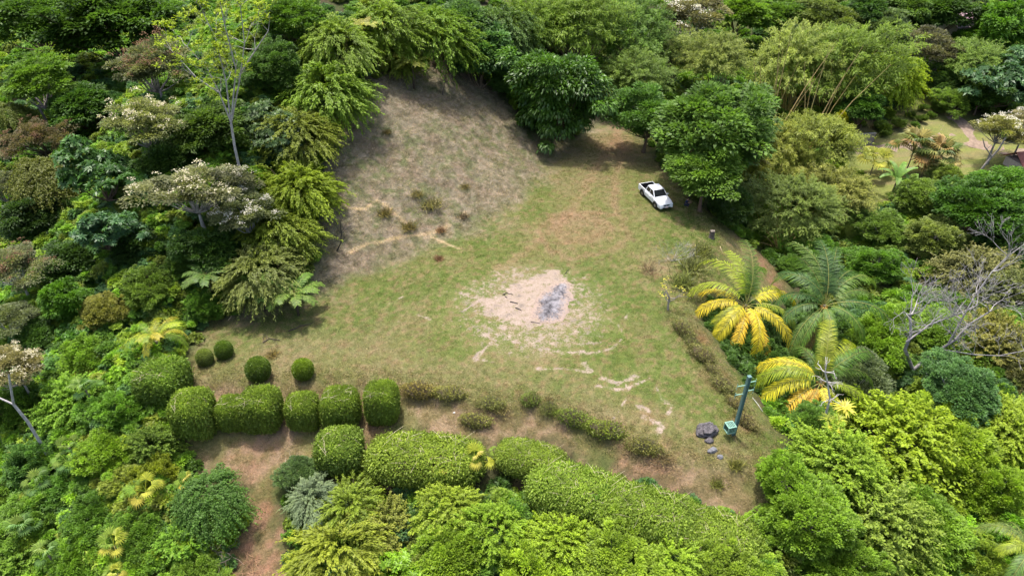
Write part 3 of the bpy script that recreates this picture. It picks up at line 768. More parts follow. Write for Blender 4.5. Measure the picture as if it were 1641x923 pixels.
# ---- far right: garden and forest beyond
T('feather', 1425, 125, 58, 'lime', 'sunlit lime green tree above the garden bushes', hc=4.5)
T('broad', 1385, 178, 46, (0.045, 0.095, 0.016), 'dark green tree overhanging the garden wall', hc=4.2)
T('small', 1530, 165, 36, (0.09, 0.155, 0.03), 'small round tree at the end of the garden track', hc=2)
T('airy', 1495, 85, 56, (0.085, 0.09, 0.058), 'brown half-dead tree in the upper right forest', hc=5, bark='grey')
T('layer', 1425, 55, 56, (0.06, 0.10, 0.04), 'tree with long drooping grey-green leaves at the upper right', hc=6)
T('broad', 1255, 30, 52, (0.05, 0.10, 0.018), 'dark green tree at the top edge above the dry bamboo', hc=6)
T('broad', 1185, 25, 45, 'bright', 'bright green tree at the top edge right of the seed-headed tree', hc=6)
T('layer', 1340, 40, 58, (0.08, 0.115, 0.03), 'dull green tree at the top edge above the arching bamboo', hc=6)
T('broad', 1390, 15, 45, (0.04, 0.09, 0.02), 'dark tree on the top edge, left of the half-dead tree', hc=7)
T('bamboo', 1560, 105, 56, (0.09, 0.14, 0.03), 'bamboo with a yellow stem in the far right forest', hc=5)
T('broad', 1605, 45, 70, (0.06, 0.14, 0.015), 'fresh green tree below the pink roof at the top right', hc=5)
T('small', 1545, 70, 42, 'mid', 'green bush left of the fresh green tree at the top right', hc=3)
T('rosette', 1610, 135, 66, (0.04, 0.09, 0.035), 'blue-green tree on the right edge above the flowering tree', hc=4.5)
T('broad', 1575, 150, 40, 'dark', 'dark tree at the right end of the garden track', hc=3.2)
T('broad', 1500, 25, 52, 'dark', 'dark tree at the top edge left of the pink roof', hc=6)
T('broad', 1450, 10, 48, (0.05, 0.1, 0.02), 'mid green tree on the top edge above the half-dead tree', hc=7)
T('small', 1500, 130, 40, (0.07, 0.13, 0.04), 'pale green bush above the row of round garden bushes', hc=2.4)
T('airy', 1605, 208, 44, (0.12, 0.135, 0.05), 'white-flowered tree on a slanting trunk by the garden track', hc=5, fl=WHITE, bark='grey')
T('airy', 1645, 205, 36, (0.11, 0.11, 0.055), 'pinkish white-flowered tree cut by the right edge', hc=5, fl=WHITE, bark='grey')
T('layer', 1560, 345, 72, (0.035, 0.085, 0.012), 'large dark green tree below the slanting flowering tree', hc=4.5)
T('layer', 1620, 310, 62, (0.05, 0.12, 0.014), 'dark green tree on the right edge below the garden', hc=4.5)
T('small', 1475, 320, 50, (0.09, 0.14, 0.03), 'light green shrub below the banana plants', hc=1.8)
T('small', 1520, 290, 40, (0.10, 0.15, 0.03), 'sunny shrub right of the rust-coloured fan palms', hc=1.5)
T('small', 1420, 370, 52, (0.08, 0.135, 0.028), 'shrub right of the small bright lawn', hc=1.8)
T('small', 1490, 385, 52, (0.11, 0.14, 0.04), 'yellowish shrub behind the leafless tree', hc=1.8)
T('small', 1310, 405, 52, (0.06, 0.13, 0.018), 'small-leaved shrub behind the two upper coconut palms', hc=1.8)
T('small', 1275, 428, 26, (0.06, 0.12, 0.02), 'low bush at the foot of the brown bank behind the yellow palm', hc=1.2)
T('small', 1400, 430, 50, (0.065, 0.13, 0.02), 'shrub left of the leafless tree crown', hc=1.8)
T('shoots', 1560, 440, 62, 'straw', 'straw-coloured thicket behind the leafless tree', hc=1.8)
T('shoots', 1620, 470, 56, (0.088, 0.10, 0.04), 'brownish thicket at the right edge behind the leafless tree', hc=1.8)
T('small', 1615, 395, 45, (0.045, 0.1, 0.02), 'green shrub at the right edge above the brown thicket', hc=2)
T('small', 1405, 540, 70, (0.095, 0.17, 0.018), 'bright green bush in front of the leafless tree trunk', hc=2.2)
T('small', 1510, 540, 66, (0.085, 0.15, 0.02), 'bright bush right of the leafless tree trunk', hc=1.8)
T('shoots', 1590, 560, 66, (0.12, 0.13, 0.04), 'scrubby olive bush below the leafless tree on the right', hc=1.8)
T('small', 1640, 600, 50, (0.09, 0.10, 0.04), 'dry yellow-leaved bush on the right edge', hc=1.6)
# ---- gully and thicket at the lower right
T('small', 1190, 545, 34, (0.04, 0.09, 0.02), 'dark shrub under the hanging fronds of the yellow palm', hc=1.0)
T('small', 1230, 580, 46, (0.042, 0.095, 0.018), 'dark green shrub between the green pole and the palms', hc=1.4)
T('airy', 1385, 610, 62, (0.065, 0.095, 0.045), 'grey-green lichen-covered tree right of the lowest palm', hc=4, bark='pale')
T('small', 1300, 685, 44, (0.075, 0.14, 0.025), 'shrub below the lowest coconut palm', hc=1.6)
T('small', 1255, 765, 52, (0.10, 0.175, 0.018), 'bright shrub at the edge of the grass bank, lower right', hc=1.6)
T('shoots', 1445, 700, 96, (0.135, 0.205, 0.016), 'tall lime yellow bush in the lower right thicket', hc=3.6)
T('small', 1545, 635, 74, (0.055, 0.115, 0.04), 'blue-green tree with grey stubby branches right of the lime bush', hc=4.2, bark='pale')
T('shoots', 1345, 745, 70, (0.10, 0.165, 0.018), 'green shooting bush left of the lime yellow bush', hc=2.6)
T('small', 1540, 725, 80, (0.13, 0.20, 0.016), 'lime green bush right of the tall lime yellow bush', hc=2.8)
T('shoots', 1610, 690, 62, (0.12, 0.185, 0.018), 'yellow-green bush at the right edge above the corner palm', hc=2.4)
T('small', 1290, 840, 78, (0.105, 0.18, 0.018), 'bright bush at the lower right beside the bottom hedge mass', hc=2.0)
T('shoots', 1400, 830, 90, (0.11, 0.17, 0.03), 'bush with pale dead twigs at the lower right', hc=2.4)
T('small', 1490, 840, 88, (0.105, 0.18, 0.02), 'wide bush left of the corner palm', hc=2.4)
T('small', 1590, 790, 66, (0.12, 0.19, 0.018), 'bush above the corner palm', hc=2.2)
T('small', 1350, 905, 78, (0.10, 0.175, 0.02), 'bush on the bottom edge at the right', hc=1.8)
T('shoots', 1450, 915, 72, (0.10, 0.17, 0.022), 'bush on the bottom edge left of the corner palm', hc=1.8)
T('small', 1560, 900, 60, (0.11, 0.18, 0.02), 'low bush on the bottom edge beside the corner palm', hc=1.4)
# ---- yellow-green hedge shrubs along the bottom
T('spray', 720, 815, 70, (0.125, 0.190, 0.022), 'yellow-green overgrown shrub right of the fallen branches', hc=1.8, flat=0.8, name='leafy_shrub', cat='shrub')
T('spray', 800, 845, 72, (0.130, 0.200, 0.020), 'leafy yellow-green shrub under the two fan palms', hc=2.0, flat=0.8, name='leafy_shrub', cat='shrub')
T('spray', 900, 868, 74, (0.140, 0.205, 0.018), 'bright golden-green shrub at the bottom centre', hc=2.0, flat=0.8, name='leafy_shrub', cat='shrub')
T('small', 985, 885, 72, (0.130, 0.200, 0.020), 'golden-green shrub right of the bottom centre', hc=1.9)
T('spray', 1075, 900, 70, (0.128, 0.200, 0.020), 'golden-green shrub below the hedge slope', hc=1.9, flat=0.8, name='leafy_shrub', cat='shrub')
T('small', 1165, 912, 62, (0.120, 0.195, 0.020), 'golden-green shrub nearest the lower right bank', hc=1.8)
T('small', 850, 930, 76, (0.135, 0.205, 0.018), 'bottom edge golden shrub at the middle', hc=1.8)
T('spray', 960, 945, 72, (0.130, 0.200, 0.020), 'bottom edge golden shrub right of the middle', hc=1.6, flat=0.8, name='leafy_shrub', cat='shrub')
T('small', 1085, 955, 70, (0.13, 0.205, 0.02), 'bottom edge golden shrub towards the right', hc=1.6)
T('small', 1215, 930, 52, (0.13, 0.20, 0.022), 'bottom edge golden shrub at the foot of the grass bank', hc=1.6)
T('small', 730, 895, 76, (0.12, 0.195, 0.02), 'bottom edge yellow-green shrub left of the middle', hc=1.7)
T('rosette', 655, 915, 58, (0.11, 0.21, 0.014), 'bright green large-leaved shrub on the bottom edge', hc=1.6)
T('feather', 560, 815, 62, (0.12, 0.17, 0.02), 'feathery yellow-green shrub below the clipped bush with bare stems', hc=1.6, name='feathery_shrub', cat='shrub')
T('feather', 500, 800, 50, (0.10, 0.14, 0.09), 'blue-grey feathery shrub beside the red earth path', hc=1.4, name='feathery_shrub', cat='shrub')
T('feather', 540, 885, 78, (0.14, 0.18, 0.022), 'feathery pale green shrub on the bottom edge right of the red earth', hc=1.6, name='feathery_shrub', cat='shrub')
T('shoots', 620, 850, 48, (0.12, 0.15, 0.03), 'straggly bush behind the fallen pale branches', hc=1.2)
T('small', 485, 755, 34, (0.05, 0.085, 0.03), 'small dark bush with dead twigs above the blue-grey shrub', hc=0.9)

# ------------------------------------------------------------------ clipped bushes and hedges on the terraces
def twigs_mesh(name, seed, hx, hy, hz, n=40, up=1.1):
    rr = random.Random(seed); b = MB()
    for _ in range(n):
        a = rr.uniform(0, 6.283); q = rr.uniform(0.2, 0.9)
        e = Vector((math.cos(a) * hx * q, math.sin(a) * hy * q, hz * 2 * rr.uniform(0.55, up) * (1 - 0.3 * q * q)))
        s = Vector((e.x * 0.45, e.y * 0.45, 0))
        m_ = s.lerp(e, 0.55) + Vector((rr.uniform(-.1, .1) * hx, rr.uniform(-.1, .1) * hy, 0))
        b.tube([s, m_, e], [0.035, 0.022, 0.008], 4, cap=False)
    me = b.mesh(name); me.materials.append(M_BARK); return me
def straws_mesh(name, seed, hx, hy, hz, n=22):
    """dead twigs lying over the clipped top"""
    rr = random.Random(seed); b = MB()
    for _ in range(n):
        x, y = rr.uniform(-.75, .75) * hx, rr.uniform(-.75, .75) * hy
        a = rr.uniform(0, 6.283); l = rr.uniform(0.15, 0.45) * min(hx, 1.6)
        z = hz * 2 * (0.985 - 0.10 * ((x / hx) ** 4 + (y / hy) ** 4)) + 0.03
        p = [Vector((x - math.cos(a) * l, y - math.sin(a) * l, z - 0.03)), Vector((x + rr.uniform(-.06, .06), y, z + 0.05)), Vector((x + math.cos(a) * l, y + math.sin(a) * l, z))]
        b.tube(p, [0.006, 0.009, 0.004], 3, cap=False)
    me = b.mesh(name); me.materials.append(M_BARK); return me
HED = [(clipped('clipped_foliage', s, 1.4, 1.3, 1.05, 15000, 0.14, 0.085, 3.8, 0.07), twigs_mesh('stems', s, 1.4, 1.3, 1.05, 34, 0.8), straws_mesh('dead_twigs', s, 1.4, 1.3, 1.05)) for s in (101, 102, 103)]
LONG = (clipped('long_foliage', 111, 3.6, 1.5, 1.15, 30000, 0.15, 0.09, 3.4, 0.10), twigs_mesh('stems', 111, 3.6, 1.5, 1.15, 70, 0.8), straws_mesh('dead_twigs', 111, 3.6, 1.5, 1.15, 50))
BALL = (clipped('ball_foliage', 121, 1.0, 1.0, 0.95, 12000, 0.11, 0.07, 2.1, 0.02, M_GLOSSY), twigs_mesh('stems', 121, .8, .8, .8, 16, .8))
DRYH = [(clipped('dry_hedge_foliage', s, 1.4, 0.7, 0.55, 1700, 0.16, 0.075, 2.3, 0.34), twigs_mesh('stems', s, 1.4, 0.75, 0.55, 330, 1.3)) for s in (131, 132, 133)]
def bush(name, src, px, py, wpx, dims, col, label, cat, group, depth=1.0, high=1.0, rz=0.0, twig=(0.22, 0.18, 0.13), straw=True, squeeze=0.86):
    """clipped bush: px, py = middle of the block, wpx = half width in the frame"""
    hx, hy, hz = dims
    r = wpx * 52 / FPX
    for _ in range(3):
        c, t = hit(px, py, hz * r / hx * high)
        r = wpx * t / FPX
    k = r / hx
    o = tag(empty(name, (c.x, c.y, gz(c.x, c.y) - 0.12), rz), label, cat, group)
    s_ = (k * squeeze, k * depth * squeeze, k * high)
    inst('foliage', src[0], o, scale=s_, color=jit(col, 0.06))
    inst('stems', src[1], o, scale=s_, color=jit(twig))
    if len(src) > 2 and straw: inst('dead_twigs', src[2], o, scale=s_, color=(0.55, 0.47, 0.33))
    return o
HG = 'clipped bushes in rows on the terraces'
HC = (0.118, 0.178, 0.032)
bush('clipped_bush', HED[0], 262, 612, 43, (1.4, 1.3, 1.05), (0.095, 0.155, 0.028), 'overgrown clipped bush at the left end of the row, beside the yellow palm', 'bush', HG)
bush('clipped_bush', HED[1], 309, 662, 37, (1.4, 1.3, 1.05), HC, 'tall clipped bush with dead twigs, second from the left end of the row', 'bush', HG, high=1.35)
bush('clipped_bush', HED[2], 374, 660, 27, (1.4, 1.3, 1.05), HC, 'narrow clipped bush joined to the left of a larger one in the row', 'bush', HG, high=1.45)
bush('clipped_bush', HED[0], 419, 656, 35, (1.4, 1.3, 1.05), HC, 'rounded clipped bush in the middle of the front row, fourth from left', 'bush', HG, high=1.3)
bush('clipped_bush', HED[1], 484, 658, 29, (1.4, 1.3, 1.05), HC, 'lowest clipped bush of the front row, third from its right end', 'bush', HG, high=1.3)
bush('clipped_bush', HED[2], 546, 651, 33, (1.4, 1.3, 1.05), HC, 'boxy clipped bush, second from the right end of the row', 'bush', HG, high=1.35)
bush('clipped_bush', HED[0], 612, 645, 30, (1.4, 1.3, 1.05), HC, 'square clipped bush at the right end of the row', 'bush', HG, high=1.5)
bush('clipped_bush', HED[1], 543, 722, 42, (1.4, 1.3, 1.05), (0.105, 0.165, 0.032), 'clipped bush with bare lower stems standing in front of the row', 'bush', HG, twig=(0.4, 0.36, 0.3))
bush('clipped_hedge', LONG, 680, 735, 92, (3.6, 1.5, 1.15), (0.12, 0.178, 0.03), 'long overgrown clipped hedge in front of the row, right', 'hedge', 'hedges', rz=-0.10, depth=1.15, squeeze=1.0)
for px, py, w, lab in ((327, 571, 15, 'palest and smallest ball bush at the left tip of the lawn'), (358, 559, 16, 'dark ball bush touching the smallest one at the left tip of the lawn'),
                       (413, 590, 22, 'largest ball bush on the lawn'), (485, 590, 19, 'glossy ball bush with yellow flecks, furthest right of the four')):
    bush('ball_bush', BALL, px, py, w, (1.0, 1.0, 0.95), (0.10, 0.135, 0.03) if px == 327 else (0.06, 0.10, 0.012) if px < 480 else (0.095, 0.15, 0.012), lab, 'bush', 'ball bushes on the lawn')
# the hedge slope at the bottom
for i, (px, py, w, lab) in enumerate(((850, 735, 56, 'left end of the trimmed golden hedge, pointing up the slope'), (925, 788, 80, 'trimmed golden hedge piece with dead twigs, left of its middle'),
                                      (1030, 822, 82, 'trimmed golden hedge piece with long pale twigs, below the boulder'), (1130, 858, 82, 'right end of the trimmed golden hedge above the grass bank'))):
    bush('clipped_hedge', LONG, px, py, w, (3.6, 1.5, 1.15), (0.13, 0.19, 0.035), lab, 'hedge', 'hedges', rz=-0.32, squeeze=1.0, depth=1.35, high=1.2)
# low, half-dead hedges along the rims
DG = 'low half-dead hedges along the lawn rim'
for i, (px, py, w, rz, col, lab) in enumerate((
        (672, 624, 32, -.05, (0.15, 0.12, 0.04), 'half-dead low hedge beside the right end of the clipped row'), (722, 629, 28, -.1, (0.14, 0.13, 0.04), 'short dry hedge left of the pampas-like tuft'),
        (788, 644, 24, -.2, (0.15, 0.14, 0.05), 'dry grassy hedge tuft halfway along the front rim'), (762, 672, 28, -.15, (0.14, 0.13, 0.045), 'low dry hedge on the terrace below the front rim'),
        (851, 639, 16, 0, (0.10, 0.12, 0.03), 'small round half-dead bush on the front rim, left of a pair'), (881, 652, 14, 0, (0.10, 0.11, 0.035), 'smallest half-dead bush on the front rim'),
        (920, 668, 32, -.3, (0.105, 0.125, 0.025), 'patchy green low hedge, left half, above the golden hedge'), (972, 688, 34, -.3, (0.115, 0.135, 0.025), 'patchy green low hedge, right half, above the golden hedge'),
        (1035, 713, 30, -.35, (0.13, 0.12, 0.04), 'thorny dry hedge end near the boulder'),
        (1096, 527, 24, -1.0, (0.12, 0.115, 0.045), 'dry hedge on the right rim beside the bare little tree'), (1127, 568, 26, -.95, (0.125, 0.115, 0.045), 'dry hedge on the right rim, left of the yellow palm'),
        (1112, 548, 18, -1.0, (0.12, 0.115, 0.045), 'short dry hedge piece between the two upper hedges of the right rim'), (1144, 592, 18, -1.0, (0.13, 0.12, 0.05), 'short dry hedge piece left of the green pole top on the right rim'),
        (1180, 645, 18, -1.0, (0.14, 0.12, 0.05), 'short dry hedge piece touching the green pole from behind'), (1160, 615, 25, -1.0, (0.13, 0.12, 0.05), 'dry hedge on the right rim just behind the green pole'), (1196, 672, 24, -1.0, (0.14, 0.12, 0.055), 'dry hedge on the right rim right of the green pole foot'))):
    bush('low_hedge', DRYH[i % 3], px, py, w * .9, (1.4, .7, .55), (col[0] * .95, col[1] * 1.1, col[2] * 1.1), lab, 'hedge', DG, rz=rz, high=1.0 if w > 17 else 1.5, depth=1.0 if w > 17 else 1.9, twig=(0.34, 0.275, 0.18), squeeze=1.05)

# ------------------------------------------------------------------ palms, ferns, bananas
def arch(L, e0, droop, n=11):
    pts = []; p = Vector((0, 0, 0)); ds = L / (n - 1)
    for i in range(n):
        u = i / (n - 1); a = e0 - droop * u ** 1.25
        pts.append((p.copy(), a)); p = p + Vector((math.cos(a), 0, math.sin(a))) * ds
    return pts
def frond_mesh(name, seed, L=3.5, e0=0.7, droop=1.7, nl=52, ll=0.74, w=0.036, hang=0.5, start=0.16, mat=None, rach=0.02, sweep=0.5, vshape=0.15):
    rr = random.Random(seed); A = arch(L, e0, droop, 14)
    def at_(u):
        x = u * (len(A) - 1); i = min(int(x), len(A) - 2); f = x - i
        return A[i][0].lerp(A[i + 1][0], f), A[i][1] + (A[i + 1][1] - A[i][1]) * f
    V = []; F = []; tint = []; MI = []
    b = MB(); b.tube([a[0] for a in A], [rach * (1 - 0.85 * i / 13) for i in range(14)], 4)
    V += b.v; F += b.f; tint += [0.95] * len(b.f); MI += [1] * len(b.f)
    for k in range(nl):
        u = start + (1 - start) * (k + rr.uniform(-.25, .25)) / nl; u = min(max(u, 0.02), 1)
        p, a = at_(u)
        fw = Vector((math.cos(a), 0, math.sin(a))); nr = Vector((-math.sin(a), 0, math.cos(a)))
        lf = ll * (0.35 + 0.65 * math.sin(math.pi * min(1, (0.12 + 0.80 * u))) ** 0.7) * rr.uniform(0.85, 1.1)
        for s in (-1, 1):
            d = (Vector((0, s, 0)) + fw * (sweep + 0.5 * u) + nr * (vshape + rr.uniform(-.25, .2))).normalized()
            sd = fw * 1.0 - d * fw.dot(d); sd.normalize()
            q = []
            for j in range(4):
                v = j / 3
                c = p + d * (lf * v) - Vector((0, 0, 1)) * (hang * lf * v * v)
                ww = w * (0.6, 1.0, 0.75, 0.08)[j]
                q.append((c + sd * ww * 0.5, c - sd * ww * 0.5))
            bi = len(V)
            for x, y in q: V += [tuple(x), tuple(y)]
            for j in range(3):
                F.append((bi + 2 * j, bi + 2 * j + 1, bi + 2 * j + 3, bi + 2 * j + 2)); MI.append(0)
                tint.append(0.25 + 0.5 * rr.random() + 0.12 * j)
    me = bpy.data.meshes.new(name); me.from_pydata(V, [], F)
    t_ = me.attributes.new('tint', 'FLOAT', 'FACE'); t_.data.foreach_set('value', np.clip(np.array(tint, np.float32), 0, 1))
    me.materials.append(mat or M_PALM); me.materials.append(M_RACHIS)
    me.polygons.foreach_set('material_index', np.array(MI, np.int32)); me.update()
    return me
M_RACHIS = plain_mat('rachis', (0.26, 0.25, 0.06), 0.5)
M_TRUNKP = plain_mat('palm_trunk', (0.20, 0.165, 0.13), 0.9, 0.2, var=0.4, vs=9, bump=0.03)
M_NUT = plain_mat('coconut_husk', (0.34, 0.17, 0.04), 0.5, 0.4)
FR = [frond_mesh('coconut_frond', i, 4.1, e, d, nl=48, w=0.05, ll=(0.72, 0.7, 0.62, 0.55, 0.48, 0.45)[i], hang=(0.4, 0.45, 0.5, 0.5, 0.4, 0.4)[i]) for i, (e, d) in enumerate(((1.35, 1.6), (1.15, 2.2), (0.9, 2.4), (0.55, 2.15), (0.1, 1.6), (-0.5, 1.0)))]
def lathe(b, prof, n=10, c=(0, 0, 0)):
    vs = []; fs = []
    for r, z in prof:
        for k in range(n):
            t = 2 * math.pi * k / n; vs.append((c[0] + r * math.cos(t), c[1] + r * math.sin(t), c[2] + z))
    for i in range(len(prof) - 1):
        for k in range(n): fs.append((i * n + k, i * n + (k + 1) % n, (i + 1) * n + (k + 1) % n, (i + 1) * n + k))
    b.add(vs, fs)
_nb = MB(); lathe(_nb, [(0.01, -0.15), (0.08, -0.12), (0.12, -0.03), (0.115, 0.06), (0.06, 0.13), (0.01, 0.15)], 8)
NUT = _nb.mesh('coconut', True); NUT.materials.append(M_NUT)
def coconut_palm(px, py, rpx, h, fronds, label, nuts=8, lean=(0.4, -0.3)):
    c, t = hit(px, py, h); k = rpx * t / FPX / 3.0
    gx_, gy_ = c.x - lean[0], c.y - lean[1]
    base = tag(empty('coconut_palm', (gx_, gy_, gz(gx_, gy_) - 0.1)), label, 'palm', 'coconut palms in the gully')
    top = Vector((lean[0], lean[1], c.z - base.location.z))
    b = MB(); pts = []; rad = []
    nseg = 26
    for i in range(nseg + 1):
        u = i / nseg
        pts.append((top.x * u ** 1.6, top.y * u ** 1.6, top.z * u)); rad.append((0.17 - 0.06 * u) * (1.6 - 0.6 * min(1, u * 8)) * (1.07 if i % 2 else 0.97))
    b.tube(pts, rad, 9); b.build('trunk', M_TRUNKP, base, True)
    for i, (az, tier, colr, sc_) in enumerate(fronds):
        az += random.uniform(-.07, .07); sc_ *= random.uniform(.9, 1.15); colr = jit(colr, .15)
        inst('frond', FR[tier], base, top + Vector((0, 0, -0.05 * tier)), (random.uniform(-.25, .25), random.uniform(-.12, .15), az), (k * sc_,) * 3, colr)
    for a in (4.1, 5.3): inst('frond', FR[5], base, top + Vector((0, 0, -.25)), (0, .25, a), (k * .8,) * 3, (.26, .17, .07))     # dead, hanging
    for i in range(nuts):
        a = i * 2.4; inst('coconut', NUT, base, top + Vector((0.22 * math.cos(a), 0.22 * math.sin(a), -0.25 - 0.06 * (i % 3))), (random.uniform(-.4, .4), random.uniform(-.4, .4), a), (1, 1, 1))
    return base
G = (0.075, 0.135, 0.016); GY = (0.22, 0.25, 0.018); Y = (0.42, 0.34, 0.02); OR = (0.42, 0.27, 0.02); DG_ = (0.05, 0.10, 0.022); PG = (0.10, 0.15, 0.028)
# azimuth 0 = towards the right of the picture, -90 degrees = towards the camera
def fl(L): return [(math.radians(a), t_, c_, s_) for a, t_, c_, s_ in L]
coconut_palm(1196, 488, 84, 3.2, fl([(95, 0, G, 1.05), (60, 1, G, .9), (130, 1, GY, .95), (165, 2, GY, 1), (190, 3, Y, 1), (215, 3, GY, .95), (228, 3, Y, 1), (252, 4, OR, 1), (281, 4, OR, .95), (308, 3, Y, 1),
                                     (335, 3, GY, 1), (5, 2, Y, 1), (30, 2, GY, .95), (80, 2, G, .9), (150, 3, Y, 1), (268, 3, Y, .9), (110, 0, GY, .9)]),
             'coconut palm with golden yellow fronds at the edge of the lawn', 5)
coconut_palm(1322, 488, 86, 7.0, fl([(90, 0, DG_, 1.1), (60, 0, DG_, 1.0), (120, 0, PG, 1.0), (40, 1, DG_, 1), (150, 1, DG_, 1), (100, 1, G, 1), (175, 2, DG_, .95), (10, 2, PG, .95), (200, 3, DG_, .9), (230, 4, G, 1.0),
                                     (265, 3, PG, .85), (300, 3, G, .8), (340, 3, DG_, .95), (75, 2, DG_, .9), (130, 2, PG, 1.0), (215, 4, PG, 1.05), (250, 5, G, .9), (25, 1, PG, 1)]),
             'green coconut palm with drooping fronds behind the yellow ones', 12)
coconut_palm(1316, 610, 86, 4.5, fl([(80, 0, GY, .85), (50, 1, GY, .95), (25, 1, G, .9), (110, 1, G, .8), (140, 2, GY, .9), (165, 2, Y, 1), (190, 3, Y, 1.1), (214, 4, OR, 1.15), (238, 4, OR, 1.0), (262, 4, Y, .85), (300, 4, GY, .75),
                                     (330, 3, GY, .8), (0, 2, G, .9), (70, 0, GY, .9), (180, 2, GY, 1.0)]),
             'lowest coconut palm with orange lower fronds, behind a dead branch', 4)
coconut_palm(1650, 885, 72, 3.5, fl([(a, 1 + (a // 40) % 4, PG if a % 3 else GY, 1.0) for a in range(10, 360, 26)]), 'coconut palm half cut off by the bottom right corner', 4)

FERN = [frond_mesh('fern_frond', 20 + i, 1.9, e, d, 34, 0.46, 0.085, 0.15, 0.1, M_LEAF, 0.018, 0.35, 0.0) for i, (e, d) in enumerate(((0.55, 1.0), (0.3, 0.95), (0.75, 1.1)))]
def tree_fern(px, py, rpx, h, col, label, n=11):
    c, t = hit(px, py, h); k = rpx * t / FPX / 1.75
    base = tag(empty('tree_fern', (c.x, c.y, gz(c.x, c.y) - 0.1)), label, 'fern', 'tree ferns round the dry slope')
    z = c.z - base.location.z
    b = MB(); b.tube([(0, 0, 0), (0.05, 0, z * .5), (0, 0, z)], [0.11, 0.085, 0.10], 8); b.build('trunk', M_BARK, base, True, (0.09, 0.07, 0.055))
    for i in range(n): inst('frond', FERN[i % 3], base, (0, 0, z), (random.uniform(-.1, .1), 0, i * 6.283 / n + random.uniform(-.15, .15)), (k * random.uniform(.85, 1.1),) * 3, jit(col))
tree_fern(660, 100, 30, 3.2, (0.16, 0.19, 0.04), 'tree fern on a thin dark trunk standing free on the top of the dry slope')
tree_fern(583, 42, 30, 5.2, (0.17, 0.19, 0.045), 'pale tree fern rising out of the feathery trees at the top', 10)
tree_fern(470, 470, 46, 2.4, (0.075, 0.13, 0.03), 'right tree fern with hanging fronds at the lower corner of the slope')
tree_fern(415, 462, 44, 2.4, (0.065, 0.12, 0.03), 'left tree fern under the straw-tipped feathery tree')
tree_fern(330, 440, 36, 2.8, (0.055, 0.10, 0.028), 'shaded tree fern left of the pair at the lower corner of the slope')

# feather palm at the left tip of the lawn
c, t = hit(248, 540, 2.4)
base = tag(empty('feather_palm', (c.x, c.y, gz(c.x, c.y))), 'clumping palm with bright yellow-green fronds at the left tip of the lawn', 'palm')
b = MB(); b.tube([(0, 0, -.1), (0, 0, 2.0)], [0.12, 0.1], 7); b.build('trunk', M_TRUNKP, base)
for i in range(17):
    inst('frond', FR[(0, 1, 1, 2, 3)[i % 5]], base, (random.uniform(-.3, .3), random.uniform(-.3, .3), 1.9), (random.uniform(-.3, .3), 0, i * 2.4), (0.74, 0.74, 0.74), jit(((0.26, 0.29, 0.02), (0.16, 0.23, 0.02), (0.34, 0.30, 0.03))[i % 3]))

def fan_mesh(name, seed, r=0.62, n=15, spread=4.2):
    rr = random.Random(seed); b = MB()
    pet = [(0, 0, 0), (0.35, 0, 0.28), (0.7, 0, 0.42)]
    b.tube(pet, [0.018, 0.014, 0.01], 4); nt_ = len(b.f)
    c0 = Vector(pet[2])
    for i in range(n):
        a = -spread / 2 + spread * (i + .5) / n; w = spread / n * 0.46
        l = r * (0.75 + 0.25 * math.cos(a * 0.6)) * rr.uniform(.92, 1.05)
        def P(q, an, dz): return c0 + Vector((math.cos(an) * q, math.sin(an) * q, dz))
        b.add([c0, P(l * .6, a - w, 0.02), P(l * .62, a, 0.07), P(l, a, -0.10 - 0.1 * rr.random()), P(l * .6, a + w, 0.02)], [(0, 1, 3, 2), (0, 2, 3, 4)])
    me = b.mesh(name); t_ = me.attributes.new('tint', 'FLOAT', 'FACE'); t_.data.foreach_set('value', np.array([.8] * nt_ + [rr.uniform(.3, .75) for _ in range(len(me.polygons) - nt_)], np.float32))
    me.materials.append(M_PALM); return me
FAN = [fan_mesh('fan_leaf', i) for i in range(3)]
def fan_palm(px, py, rpx, cols, label, n=9, h=0.3, group='fan palms'):
    c, t = hit(px, py, h + .3); k = rpx * t / FPX / 1.15
    base = tag(empty('fan_palm', (c.x, c.y, gz(c.x, c.y))), label, 'palm', group)
    z = c.z - base.location.z
    b = MB(); b.tube([(0, 0, -.1), (0.02, 0, z * .6), (0, 0, max(z - .3, .15))], [0.09, 0.075, 0.07], 7); b.build('trunk', M_TRUNKP, base)
    for i in range(n):
        inst('leaf', FAN[i % 3], base, (0, 0, max(z - .3, .15)), (0, random.uniform(-0.9, 0.5), i * 2.4 + random.uniform(-.3, .3)), (k * random.uniform(.8, 1.1),) * 3, jit(cols[i % len(cols)]))
    return base
YG = [(0.30, 0.31, 0.03), (0.17, 0.24, 0.03), (0.36, 0.33, 0.05)]; GG = [(0.10, 0.18, 0.03), (0.17, 0.24, 0.04), (0.12, 0.2, 0.05)]
fan_palm(762, 735, 28, YG, 'bright yellow fan palm, right of a pair on the long hedge', 8, 1.8)
fan_palm(712, 752, 22, [(0.5, 0.46, 0.08), (0.26, 0.28, 0.03)], 'small yellow fan palm, left of a pair on the long hedge', 6, 1.6)
fan_palm(800, 722, 18, YG, 'smallest fan palm, at the point of the golden hedge', 6, 1.2)
fan_palm(232, 783, 30, YG, 'yellow fan palm in the middle of the lower left thicket', 9, 2.7)
fan_palm(210, 785, 18, YG, 'small yellow fan palm touching the larger one in the lower left thicket', 6, 2.7)
fan_palm(60, 770, 26, GG, 'green fan palm below the foot of the leaning trunk', 8, 2.5)
fan_palm(105, 735, 24, GG, 'green fan palm right of the leaning trunk', 8, 2.7)
fan_palm(35, 845, 30, GG, 'pale green fan palm near the bottom left corner', 9, 2.8)
fan_palm(75, 885, 26, GG, 'fan palm with dry tips near the bottom left corner', 8, 2.8)
fan_palm(180, 870, 28, YG, 'feathery yellow fan palm on the lower left slope above the bottom edge', 8, 2.7)
